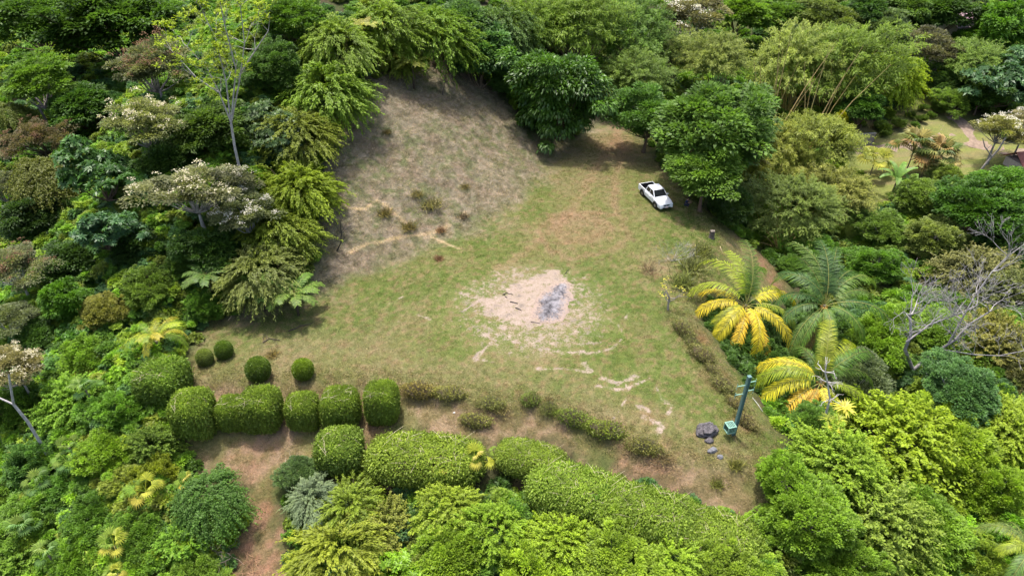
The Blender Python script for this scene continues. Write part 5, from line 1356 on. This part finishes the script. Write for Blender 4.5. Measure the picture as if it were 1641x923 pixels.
def rock_mesh(name, seed, cracks=()):
    r = np.random.default_rng(seed); nu, nv = 72, 44; V = []
    for i in range(nv + 1):
        th = math.pi * i / nv
        for j in range(nu):
            ph = 2 * math.pi * j / nu; d = np.array([math.sin(th) * math.cos(ph), math.sin(th) * math.sin(ph), math.cos(th)]); V.append(d)
    V = np.array(V); pl = unit(r.normal(size=(22, 3))); off = r.uniform(.66, .94, 22)
    k = np.ones(len(V))
    for a, o_ in zip(pl, off): dp = V @ a; k = np.minimum(k, np.where(dp > .05, o_ / np.maximum(dp, .05), 9))
    k = k * (1 + .07 * (fbm(V[:, 0] * 3 + seed, V[:, 1] * 3 + V[:, 2] * 2, 1, 4) - .5))
    P = V * (k * (1 + .16 * (fbm(V[:, 0] * 7 + seed, V[:, 1] * 7 + V[:, 2] * 6, 1, 3) - .5)))[:, None]
    for a, o_, w, dep in cracks: dd = np.abs(P @ unit(np.array(a, float)) - o_); P = P * (1 - dep * np.exp(-(dd / w) ** 2))[:, None]
    F = [(i * nu + j, (i + 1) * nu + j, (i + 1) * nu + (j + 1) % nu, i * nu + (j + 1) % nu) for i in range(nv) for j in range(nu)]
    return npmesh(name, P, F, smooth=True)
def rock(px, py, s, mat, label, seed, cracks=(), rz=0):
    c, t = hit(px, py, s[2] * .3); me = rock_mesh('rock', seed, cracks); me.materials.append(mat)
    o = inst('boulder' if s[0] > .6 else 'stone', me, None, (c.x, c.y, gz(c.x, c.y) + s[2] * .3), (0, 0, rz), s); tag(o, label, 'rock', 'rocks by the green pole')
rock(1133, 690, (.98, .72, .70), M_ROCK, 'large black boulder split by a groove, left of the green pole', 3, [((.05, -.45, .85), .50, .055, .26), ((.2, -.5, .8), .12, .05, .14)], .1)
rock(1136, 706, (.34, .26, .24), M_ROCK, 'small black rock against the front of the large boulder', 5)
rock(1141, 722, (.40, .30, .22), M_ROCKG, 'flat grey stone in front of the boulder', 7, rz=.4)
rock(1154, 732, (.22, .2, .18), M_ROCKG, 'smallest grey stone right of the flat grey stone', 9)
for i, (px, py) in enumerate(((728, 661), (655, 757), (663, 803))):
    rock(px, py, (.12, .10, .06), plain_mat('pale_stone', (.55, .53, .5), .8), ('white scrap lying on the terrace below the dry hedge', 'pale stone at the foot of the long hedge', 'pale stone below the long hedge by the fallen branches')[i], 20 + i)
# tree stump
c, t = hit(1140, 381, 0)
st = tag(empty('tree_stump', (c.x, c.y, c.z - .05)), 'weathered grey tree stump at the right rim below the pickup', 'stump')
b = MB(); n_ = 14
prof = [(.34, 0), (.27, .12), (.25, .4), (.26, .85)]
for i, (r_, z) in enumerate(prof):
    for k in range(n_): b.v.append((r_ * (1 + .12 * math.sin(k * 2.1 + i)) * math.cos(6.283 * k / n_), r_ * (1 + .12 * math.cos(k * 1.7)) * math.sin(6.283 * k / n_), z + (.06 * math.sin(k * 1.3) if i == 3 else 0)))
for i in range(3):
    for k in range(n_): b.f.append((i * n_ + k, i * n_ + (k + 1) % n_, (i + 1) * n_ + (k + 1) % n_, (i + 1) * n_ + k))
b.build('bark', M_BARK, st, True, (.13, .11, .095))
b = MB(); b.add([(.24 * math.cos(6.283 * k / n_), .24 * math.sin(6.283 * k / n_), .87 + .05 * math.sin(k * 1.3)) for k in range(n_)], [tuple(range(n_))]); b.build('cut_face', M_BARK, st, False, (.2, .175, .15))
# ash heap: a low mound of grey ash with charred lumps
ASH = hits([(856, 486), (872, 470), (884, 458), (898, 452), (912, 455), (914, 476), (904, 500), (895, 512), (868, 517), (850, 508)])
ax0, ay0 = ASH.mean(0)
xs = np.arange(ASH[:, 0].min() - .6, ASH[:, 0].max() + .6, .12); ys = np.arange(ASH[:, 1].min() - .6, ASH[:, 1].max() + .6, .12)
AX, AY = np.meshgrid(xs, ys, indexing='ij')
dA = linedist(AX, AY, np.vstack([ASH, ASH[:1]])) * np.where(inpoly(AX, AY, ASH), 1, -1) + (fbm(AX, AY, 1.1, 3, 2.) - .5) * 1.1
hA = sstep(-.25, .9, dA) * (.05 + .13 * fbm(AX, AY, 1.6, 4, 31.))
AV = np.stack([AX - ax0, AY - ay0, zt(AX, AY) + np.where(dA > -.25, .012 + hA, -.15)], -1).reshape(-1, 3)
n1_, n2_ = AX.shape; i_, j_ = np.meshgrid(np.arange(n1_ - 1), np.arange(n2_ - 1), indexing='ij'); q0 = (i_ * n2_ + j_).ravel()
keep = (dA > -.35)[:-1, :-1].ravel()
ame = npmesh('ash', AV, np.stack([q0, q0 + n2_, q0 + n2_ + 1, q0 + 1], -1)[keep], smooth=True)
m, n, out = newmat('wood_ash'); f = noise(n, 1.3, 5, .7); f_ = noise(n, 6, 5, .75)
c_ = mixc(n, maprange(n, f, .38, .62, 0, 1), (.05, .047, .052), (.24, .228, .24)); c_ = mixc(n, maprange(n, f_, .52, .68, 0, .75), c_, (.04, .038, .042))
p = N(n, 'ShaderNodeBsdfPrincipled'); p.inputs['Roughness'].default_value = .97; p.inputs['Specular IOR Level'].default_value = .1; n.links.new(c_, p.inputs['Base Color']); n.links.new(p.outputs[0], out.inputs[0])
ame.materials.append(m)
ea = ame.attributes.new('inner', 'FLOAT', 'POINT'); ea.data.foreach_set('value', np.clip(dA + .2, 0, 2).astype(np.float32).ravel())
en = N(n, 'ShaderNodeAttribute', attribute_name='inner').outputs['Fac']; ad = N(n, 'ShaderNodeMath', operation='ADD'); n.links.new(en, ad.inputs[0]); n.links.new(maprange(n, f_, .3, .7, -.6, .8), ad.inputs[1])
c_ = mixc(n, maprange(n, ad.outputs[0], .3, .9, 0, 1), (.27, .205, .165), c_); n.links.new(c_, p.inputs['Base Color'])
bp = N(n, 'ShaderNodeBump'); bp.inputs['Strength'].default_value = 1; bp.inputs['Distance'].default_value = .08; n.links.new(f_, bp.inputs['Height']); n.links.new(bp.outputs[0], p.inputs['Normal'])
ash = link(bpy.data.objects.new('ash_heap', ame)); ash.location = (ax0, ay0, 0); tag(ash, 'burnt patch of grey ash on bare soil in the middle of the clearing', 'ash')
M_CHAR = plain_mat('charcoal', (.018, .017, .018), .85, .3, var=.4)
M_DRYST = plain_mat('dry_branch', (.40, .31, .20), .9, .2, var=.3)
def stick(name, pts, rad, mat, label, cat, group, lift=.04, twigs=0):
    P = [hit(px, py, 0)[0] for px, py in pts]; o = P[0]
    e = tag(empty(name, (o.x, o.y, o.z)), label, cat, group)
    b = MB(); Q = []
    for i in range(len(P) - 1):
        for k in range(3): Q.append(P[i].lerp(P[i + 1], k / 3) - o + Vector((random.uniform(-.04, .04), random.uniform(-.04, .04), lift + random.uniform(0, .04))))
    Q.append(P[-1] - o + Vector((0, 0, lift)))
    b.tube(Q, [rad * (1 - .5 * i / (len(Q) - 1)) for i in range(len(Q))], 6)
    b.build('stem', mat, e, True)
    if twigs:
        b = MB(); rr2 = random.Random(len(label))
        for k in range(twigs):
            p = Q[rr2.randint(1, len(Q) - 1)]; branch(b, p, Vector((rr2.uniform(-1, 1), rr2.uniform(-1, 1), .12)), .9, rad * .4, 1, rr2, .2, -.01, (2, 2), None, .7, .008)
        b.build('twigs', mat, e)
stick('charred_log', [(806, 473), (812, 470), (822, 473)], .04, M_CHAR, 'charred stick at the left rim of the ash, furthest up', 'log', 'charred sticks')
stick('charred_log', [(818, 484), (830, 487)], .05, M_CHAR, 'charred stick in the middle of the bare soil', 'log', 'charred sticks')
stick('charred_log', [(826, 494), (836, 498)], .04, M_CHAR, 'short charred stick nearest the ash', 'log', 'charred sticks')
stick('charred_log', [(812, 478), (807, 471)], .03, M_CHAR, 'thin charred stick leaning on the furthest one', 'log', 'charred sticks')
stick('charred_log', [(850, 516), (866, 519)], .03, M_CHAR, 'charred stick along the lower edge of the ash', 'log', 'charred sticks')
stick('charred_log', [(905, 440), (912, 432)], .03, M_CHAR, 'charred stick above the ash, on the grass', 'log', 'charred sticks')
stick('fallen_branch', [(421, 550), (432, 543), (450, 546)], .05, plain_mat('dark_branch', (.07, .05, .04), .9), 'dark fallen branch on the lawn above the ball bushes', 'branch', 'fallen branches', twigs=5)
stick('fallen_branch', [(462, 532), (480, 524), (498, 519)], .05, plain_mat('dark_branch2', (.07, .05, .04), .9), 'dark fallen branch right of the forked one, under the tree ferns', 'branch', 'fallen branches', twigs=3)
stick('fallen_branch', [(600, 905), (612, 862), (640, 815), (655, 785)], .035, M_DRYST, 'long pale fallen branch below the long hedge', 'branch', 'fallen branches', .5, 6)
stick('fallen_branch', [(598, 800), (612, 785), (650, 790)], .03, M_DRYST, 'pale twiggy branch lying between the two front hedges', 'branch', 'fallen branches', .25, 6)
stick('fallen_branch', [(1147, 415), (1156, 423)], .06, M_DRYST, 'short grey log on the grass below the stump', 'branch', 'fallen branches')
stick('fallen_branch', [(1153, 396), (1158, 406)], .04, M_DRYST, 'thin tan branch just below the stump', 'branch', 'fallen branches')
stick('fallen_branch', [(366, 514), (376, 502)], .03, M_DRYST, 'pale stick at the edge of the lawn under the feathery tree', 'branch', 'fallen branches')
# brush heaps: tangles of dead twigs
for px, py, k, colr, lab in ((355, 880, 1.5, (.30, .24, .20), 'tangled heap of brown dead brush left of the red earth path'), (400, 905, 1.3, (.34, .20, .12), 'reddish heap of cut brush at the bottom of the red path'), (300, 690, .7, (.4, .34, .26), 'small heap of pale twigs below the tall clipped bush'),
                             (625, 830, .9, (.42, .36, .24), 'pale heap of cut twigs among the fallen branches'), (470, 745, .8, (.5, .44, .34), 'bleached dead twigs on the small dark bush')):
    c, t = hit(px, py, .2); e = tag(empty('brush_heap', (c.x, c.y, gz(c.x, c.y))), lab, 'brush heap', 'brush heaps'); b = MB()
    for i in range(26): branch(b, Vector((rr.uniform(-.6, .6) * k, rr.uniform(-.6, .6) * k, .05 + rr.random() * .3)), Vector((rr.uniform(-1, 1), rr.uniform(-1, 1), rr.uniform(0, .4))), .7 * k, .018, 1, rr, .25, -.02, (2, 3), None, .7, .008)
    b.build('twigs', M_BARK, e, False, colr)
# bromeliads
def brom(px, py, rpx, col, label, h):
    c, t = hit(px, py, h); k = rpx * t / FPX / .5; o = tag(empty('bromeliad', (c.x, c.y, c.z - .15)), label, 'bromeliad', 'yellow bromeliads'); r = np.random.default_rng(px)
    nl = 34; a = np.arange(nl) * 2.4; el = r.uniform(.2, 1.1, nl); d = np.stack([np.cos(a) * np.cos(el), np.sin(a) * np.cos(el), np.sin(el)], -1)
    me = leaves('bromeliad_leaves', d * .03, d, np.stack([-np.cos(a) * np.sin(el), -np.sin(a) * np.sin(el), np.cos(el)], -1), .5, .10, .3 + .6 * r.random(nl), .35, M_PALM)
    inst('leaves', me, o, scale=(k,) * 3, color=col)
brom(1353, 653, 18, (.48, .42, .06), 'palest yellow bromeliad on the dead branch', 4.6); brom(1336, 688, 17, (.38, .36, .04), 'yellow bromeliad lowest below the dead branch', 3.6); brom(1326, 670, 14, (.24, .27, .03), 'greenish bromeliad left of the yellow ones', 3.8)
brom(1345, 672, 13, (.28, .30, .03), 'small bromeliad between the yellow ones', 3.9)

# ------------------------------------------------------------------ dry tussocks on the slope
TUS = None
def tussock_mesh(name, seed, n=260, L=.55):
    r = np.random.default_rng(seed); a = r.uniform(0, 6.283, n); el = r.uniform(.35, 1.45, n)
    d = np.stack([np.cos(a) * np.cos(el), np.sin(a) * np.cos(el), np.sin(el)], -1); p = np.stack([r.normal(0, .16, n), r.normal(0, .16, n), np.zeros(n)], -1)
    return leaves(name, p, d, unit(np.cross(d, r.normal(size=(n, 3)))), L * r.uniform(.6, 1.1, n), .03, r.random(n), .3)
TUS = [tussock_mesh('tussock_blades', s) for s in (1, 2)]
for i, (px, py, rp, colr, lab) in enumerate(((617, 342, 14, (.17, .14, .05), 'brown grass tussock on the pale trail across the slope'), (655, 365, 15, (.16, .13, .05), 'brown grass tussock where the two pale trails meet'), (690, 330, 20, (.20, .18, .08), 'largest straw tussock in the middle of the slope'),
        (668, 312, 12, (.20, .17, .07), 'straw tussock above the largest one'), (743, 347, 10, (.16, .12, .08), 'greyish tussock right of the largest one'), (706, 369, 10, (.20, .12, .07), 'reddish tussock at the lower pale trail'), (703, 414, 9, (.22, .13, .08), 'reddish tussock at the foot of the slope'),
        (437, 568, 12, (.24, .19, .08), 'straw tussock between the ball bushes'), (620, 212, 9, (.14, .11, .05), 'small brown tussock high on the left of the slope'), (745, 300, 9, (.17, .14, .06), 'small tussock high right of the largest one'), (1095, 455, 24, (.15, .17, .05), 'long grass clump left of the yellow palm'),
        (1110, 430, 24, (.16, .17, .06), 'long grass clump above the yellow palm'), (1125, 405, 20, (.15, .16, .05), 'long grass clump below the stump'), (880, 640, 9, (.24, .2, .1), 'dry tussock between the two small rim bushes'), (1180, 745, 14, (.16, .16, .04), 'weedy tussock below the smallest grey stone'), (1150, 775, 14, (.15, .16, .04), 'weedy tussock on the slope below the stones'),
        (800, 655, 16, (.2, .17, .07), 'straw tussock right of the grassy hedge tuft'), (1065, 735, 14, (.22, .17, .09), 'straw tussock on the edge below the boulder'))):
    c, t = hit(px, py, .1); k = rp * t / FPX / .5
    o = tag(empty('grass_tussock', (c.x, c.y, gz(c.x, c.y) - .03)), lab, 'grass', 'grass tussocks'); inst('blades', TUS[i % 2], o, rot=(0, 0, i * 1.3), scale=(k, k, k * .8), color=(colr[0] * .72, colr[1] * .78, colr[2]))

# ------------------------------------------------------------------ garden beyond the gully
def strip(name, L, w, mat, label, lift=.05):
    P = hits(L); Q = [P[0]]
    for i in range(len(P) - 1):
        for k in range(1, 9): Q.append(P[i] + (P[i + 1] - P[i]) * k / 8)
    Q = np.array(Q); V = []; F = []
    for i, q in enumerate(Q):
        d = Q[min(i + 1, len(Q) - 1)] - Q[max(i - 1, 0)]; d = d / (np.hypot(*d) + 1e-9); nrm = np.array([-d[1], d[0]])
        for s in (-1, -.5, 0, .5, 1):
            e = q + nrm * s * w * (1 + .25 * (vnoise(i * .7 + s * 9, 3.) - .5)); V.append((e[0], e[1], gz(*e) + lift - (.06 if abs(s) == 1 else 0)))
    for i in range(len(Q) - 1):
        for k in range(4): F.append((i * 5 + k, i * 5 + k + 1, i * 5 + k + 6, i * 5 + k + 5))
    me = npmesh(name, V, F, smooth=True); me.materials.append(mat); o = link(bpy.data.objects.new(name, me)); tag(o, label, 'track', kind='structure')
M_TRACK = plain_mat('track_soil', (.22, .165, .125), .95, .1, var=.3, vs=2.5)
strip('dirt_track', [(1368, 240), (1420, 236), (1470, 232), (1530, 222), (1560, 228), (1600, 240), (1650, 250)], 1.3, M_TRACK, 'pinkish dirt track crossing the garden beyond the gully')
strip('dirt_path', [(1522, 186), (1540, 195), (1550, 208), (1556, 222)], 1.0, M_TRACK, 'dirt path joining the garden track from behind', .07)
strip('garden_edge', [(1503, 218), (1510, 207), (1512, 197), (1508, 190)], .18, M_TRACK, 'thin curved bare edge of the garden lawn', .06)
for i, (px, py, r, lab) in enumerate(((1440, 198, 14, 'largest dark round bush, left in the garden group'), (1417, 214, 9, 'small dark bush by the end of the garden wall'), (1462, 184, 9, 'dark small bush at the upper left of the garden group'), (1478, 190, 11, 'round bush in the centre of the garden group'),
        (1469, 200, 9, 'lowest small bush of the garden group'), (1491, 184, 9, 'small bush at the upper right of the garden group'), (1503, 174, 15, 'pale bush at the back right of the garden group'), (1478, 172, 10, 'pale bush at the back of the garden group'))):
    c, t = hit(px, py, r * .06); k = r * t / FPX / 3.0
    o = tag(empty('garden_bush', (c.x, c.y, gz(c.x, c.y))), lab, 'bush', 'round bushes in the garden'); inst('crown', SP['small']['L'][i % 3][0], o, (0, 0, k * 1.8), (0, 0, i), (k, k, k * .9), jit((.08, .135, .025)))
    inst('limbs', SP['small']['L'][i % 3][1], o, (0, 0, k * 1.8), (0, 0, i), (k, k, k * .9), BARK['brown'])
# garden wall under the overhanging tree
a_, _ = hit(1362, 236, 0); c_, _ = hit(1397, 232, 0)
wall = tag(empty('garden_wall', (a_.x, a_.y, min(a_.z, c_.z) - .2), math.atan2(c_.y - a_.y, c_.x - a_.x)), 'low grey wall in the shade at the left end of the garden track', 'wall')
Lw = (c_ - a_).length
b = MB(); b.box((Lw / 2, 0, 1.0), (Lw, .25, 2.0)); b.build('masonry', plain_mat('grey_render', (.2, .18, .16), .9, .2, var=.3, vs=1.5), wall)
b = MB(); b.box((Lw / 2, 0, 2.05), (Lw + .1, .36, .10)); b.build('coping', plain_mat('coping_stone', (.26, .24, .21), .9, .2), wall)
# yellow croton column
c, t = hit(1346, 205, 2.0)
o = tag(empty('croton_bush', (c.x, c.y, gz(c.x, c.y))), 'narrow yellow and lime croton bush left of the garden wall', 'shrub', GROUPS['shrub']); k = 18 * t / FPX / 3.0; z = c.z - o.location.z
inst('crown', SP['small']['L'][0][0], o, (0, 0, z), (0, 0, 1), (k, k, k * 2.2), (.26, .27, .015)); inst('limbs', SP['small']['L'][0][1], o, (0, 0, z), (0, 0, 1), (k, k, k * 2.2), BARK['brown'])
# houses glimpsed through the trees
def house(px, py, w, d, h, roofc, label, rz=0.0, zoff=0.0):
    c, t = hit(px, py, h); o = tag(empty('house', (c.x, c.y, gz(c.x, c.y) - .3 + zoff), rz), label, 'house', 'houses beyond the trees')
    b = MB(); b.box((0, 0, (h - .6) / 2), (w, d, h - .6)); wl = b.build('wall', plain_mat('house_wall', (.5, .42, .36), .9), o)
    M_ROOF = plain_mat('sheet_roof', roofc, .6, .3, var=.2, vs=1.5)
    for s in (-1, 1):
        b = MB(); b.add([(-w / 2 - .4, s * (d / 2 + .5), h - .7), (w / 2 + .4, s * (d / 2 + .5), h - .7), (w / 2 + .4, 0, h + .7), (-w / 2 - .4, 0, h + .7), (-w / 2 - .4, s * (d / 2 + .5), h - .78), (w / 2 + .4, s * (d / 2 + .5), h - .78), (w / 2 + .4, 0, h + .62), (-w / 2 - .4, 0, h + .62)],
                        [(0, 1, 2, 3), (7, 6, 5, 4), (0, 4, 5, 1), (1, 5, 6, 2), (3, 2, 6, 7), (0, 3, 7, 4)]); b.build('roof_slope', M_ROOF, o)
    for k in (-1, 1):
        b = MB(); b.box((k * w * .25, -d / 2 - .01, h * .45), (1.1, .06, 1.1)); b.build('window', M_GLASS, o)
house(1546, 24, 8, 6, 4.4, (.34, .23, .24), 'pinkish roof glimpsed between trees at the top right', .3)
house(1652, 246, 4, 3, 1.9, (.28, .09, .06), 'dark red roof at the right edge beside the garden', .2)

# ------------------------------------------------------------------ undergrowth and grass: uncountable
r = np.random.default_rng(77)
UM = []
for i, (nc, per, L_, W_) in enumerate(((46, 34, .26, .15), (60, 30, .19, .11), (30, 50, .32, .11))):
    me, _c = crown_clumped('undergrowth_clump_%s' % 'abc'[i], 200 + i, 1.0, nc, per, L_, W_, flat=.75, cr=(.16, .34), sq=.8, zmin=-.3, rosette=(i == 2), mat=M_SCRUB); UM.append(me)
yy = r.uniform(14, 185, 60000); xx = r.uniform(-1, 1, 60000) * (yy * .95 + 8)
dens = np.clip(1.1 - yy / 260, .3, 1)
lim = np.hypot(xx, yy) > 0
w_ok = r.random(60000) < dens * (yy / 185) ** .15
clr = inpoly(xx, yy, CLEAR) | inpoly(xx, yy, GARDEN) | inpoly(xx, yy, LAWN2)
edge = linedist(xx, yy, np.vstack([CLEAR, CLEAR[:1]])) < .5
nearbot = (polydist(xx, yy, FEDGE) > 0) & (xx > -22) & (xx < 14) & (yy > 30)
TR = hits([(1368, 240), (1470, 232), (1560, 228), (1650, 250)])
ok = w_ok & ~clr & ~edge & ~nearbot & (linedist(xx, yy, TR) > 3)
xx, yy = xx[ok][:16000], yy[ok][:16000]; nU = len(xx)
# a second, denser storey of saplings and vines among the nearer crowns
x2 = np.concatenate([r.uniform(-46, -20, 4200), r.uniform(-48, -18, 2600), r.uniform(22, 50, 3600), r.uniform(-20, 16, 1500)]); y2 = np.concatenate([r.uniform(40, 84, 4200), r.uniform(16, 42, 2600), r.uniform(14, 52, 3600), r.uniform(14, 30, 1500)])
k2 = ~(inpoly(x2, y2, CLEAR) | (linedist(x2, y2, np.vstack([CLEAR, CLEAR[:1]])) < 1.0) | ((polydist(x2, y2, FEDGE) > 0) & (x2 > -22) & (x2 < 14) & (y2 > 29)))
n1st = nU; xx = np.concatenate([xx, x2[k2]]); yy = np.concatenate([yy, y2[k2]]); nU = len(xx)
up2 = np.where(np.arange(nU) >= n1st, r.uniform(.1, 1.7, nU), 0) * np.where(linedist(xx, yy, np.vstack([CLEAR, CLEAR[:1]])) < 3, .4, 1)
s_ = r.uniform(.55, 1.35, nU) * np.where(np.arange(nU) >= n1st, .72, 1) * (1 + .25 * sstep(60, 140, yy)); s_ = np.where(linedist(xx, yy, np.vstack([CLEAR, CLEAR[:1]])) < 2.0, s_ * .6, s_)
P = np.stack([xx, yy, zt(xx, yy) + .25 * s_ + up2], -1)
pal = np.array([K['dark'], K['mid'], K['mid'], K['bright'], K['blue'], (.075, .105, .02), K['bam'], (.10, .155, .02)])
lit = fbm(xx, yy, .05, 3, 7.)  # broad random patches of paler and darker leaf colour
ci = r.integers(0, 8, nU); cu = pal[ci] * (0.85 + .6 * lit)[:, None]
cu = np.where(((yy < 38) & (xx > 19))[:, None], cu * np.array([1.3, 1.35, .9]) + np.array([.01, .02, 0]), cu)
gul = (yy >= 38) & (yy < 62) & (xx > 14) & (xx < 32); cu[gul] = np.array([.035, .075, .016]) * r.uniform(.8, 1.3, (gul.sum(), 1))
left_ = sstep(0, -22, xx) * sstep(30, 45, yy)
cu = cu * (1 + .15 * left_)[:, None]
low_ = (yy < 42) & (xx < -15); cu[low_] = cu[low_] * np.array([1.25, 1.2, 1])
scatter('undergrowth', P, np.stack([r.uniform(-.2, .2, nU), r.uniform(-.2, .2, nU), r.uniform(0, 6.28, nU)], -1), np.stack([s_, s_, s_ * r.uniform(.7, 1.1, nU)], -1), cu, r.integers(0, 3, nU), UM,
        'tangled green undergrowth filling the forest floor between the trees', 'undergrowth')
def tuft(name, seed, n=16, L=.14, spread=.13, w=.018):
    r = np.random.default_rng(seed); a = r.uniform(0, 6.283, n); el = r.uniform(.5, 1.4, n)
    d = np.stack([np.cos(a) * np.cos(el), np.sin(a) * np.cos(el), np.sin(el)], -1); p = np.stack([r.normal(0, spread, n), r.normal(0, spread, n), np.zeros(n)], -1)
    return leaves(name, p, d, unit(np.cross(d, r.normal(size=(n, 3)))), L * r.uniform(.5, 1.3, n), w, r.random(n), .3, M_GRASS)
GM = [tuft('grass_tuft_a', 1), tuft('grass_tuft_b', 2, 14, .2, .12), tuft('grass_tuft_c', 3, 20, .1, .16, .022)]
n0 = 150000
xx = r.uniform(-33, 30, n0); yy = r.uniform(20, 86, n0)
cl, br, isc, _g = ground_colour(xx, yy)
df = polydist(xx, yy, FOOT)
ok = isc & (br + .3 * (r.random(n0) - .5) < .5) & ~inpoly(xx, yy, ASH)
xx, yy, cl, df = xx[ok], yy[ok], cl[ok], df[ok]; nG = len(xx)
g_ = cl * r.uniform(.75, 1.55, (nG, 1)) * np.array([1., 1.02, .9]); st_ = r.random(nG) < .12; g_[st_] = np.array([.36, .29, .17]) * r.uniform(.6, 1.1, (st_.sum(), 1))
rim = np.minimum(np.abs(polydist(xx, yy, REDGE)), np.abs(polydist(xx, yy, FEDGE)))
s_ = r.uniform(.5, 1.1, nG) * (1 + (.15 + 1.3 * r.random(nG) ** 5) * (df > 1)) * (1 + .7 * sstep(2.5, 0, rim)); flat_ = np.where(df > 1, .55, .6)
scatter('grass', np.stack([xx, yy, zt(xx, yy) - .01], -1), np.stack([r.uniform(-.2, .2, nG), r.uniform(-.2, .2, nG), r.uniform(0, 6.28, nG)], -1), np.stack([s_, s_, s_ * flat_], -1), g_, r.integers(0, 3, nG), GM,
        'short patchy green and straw-coloured grass covering the clearing and dry slope', 'grass')
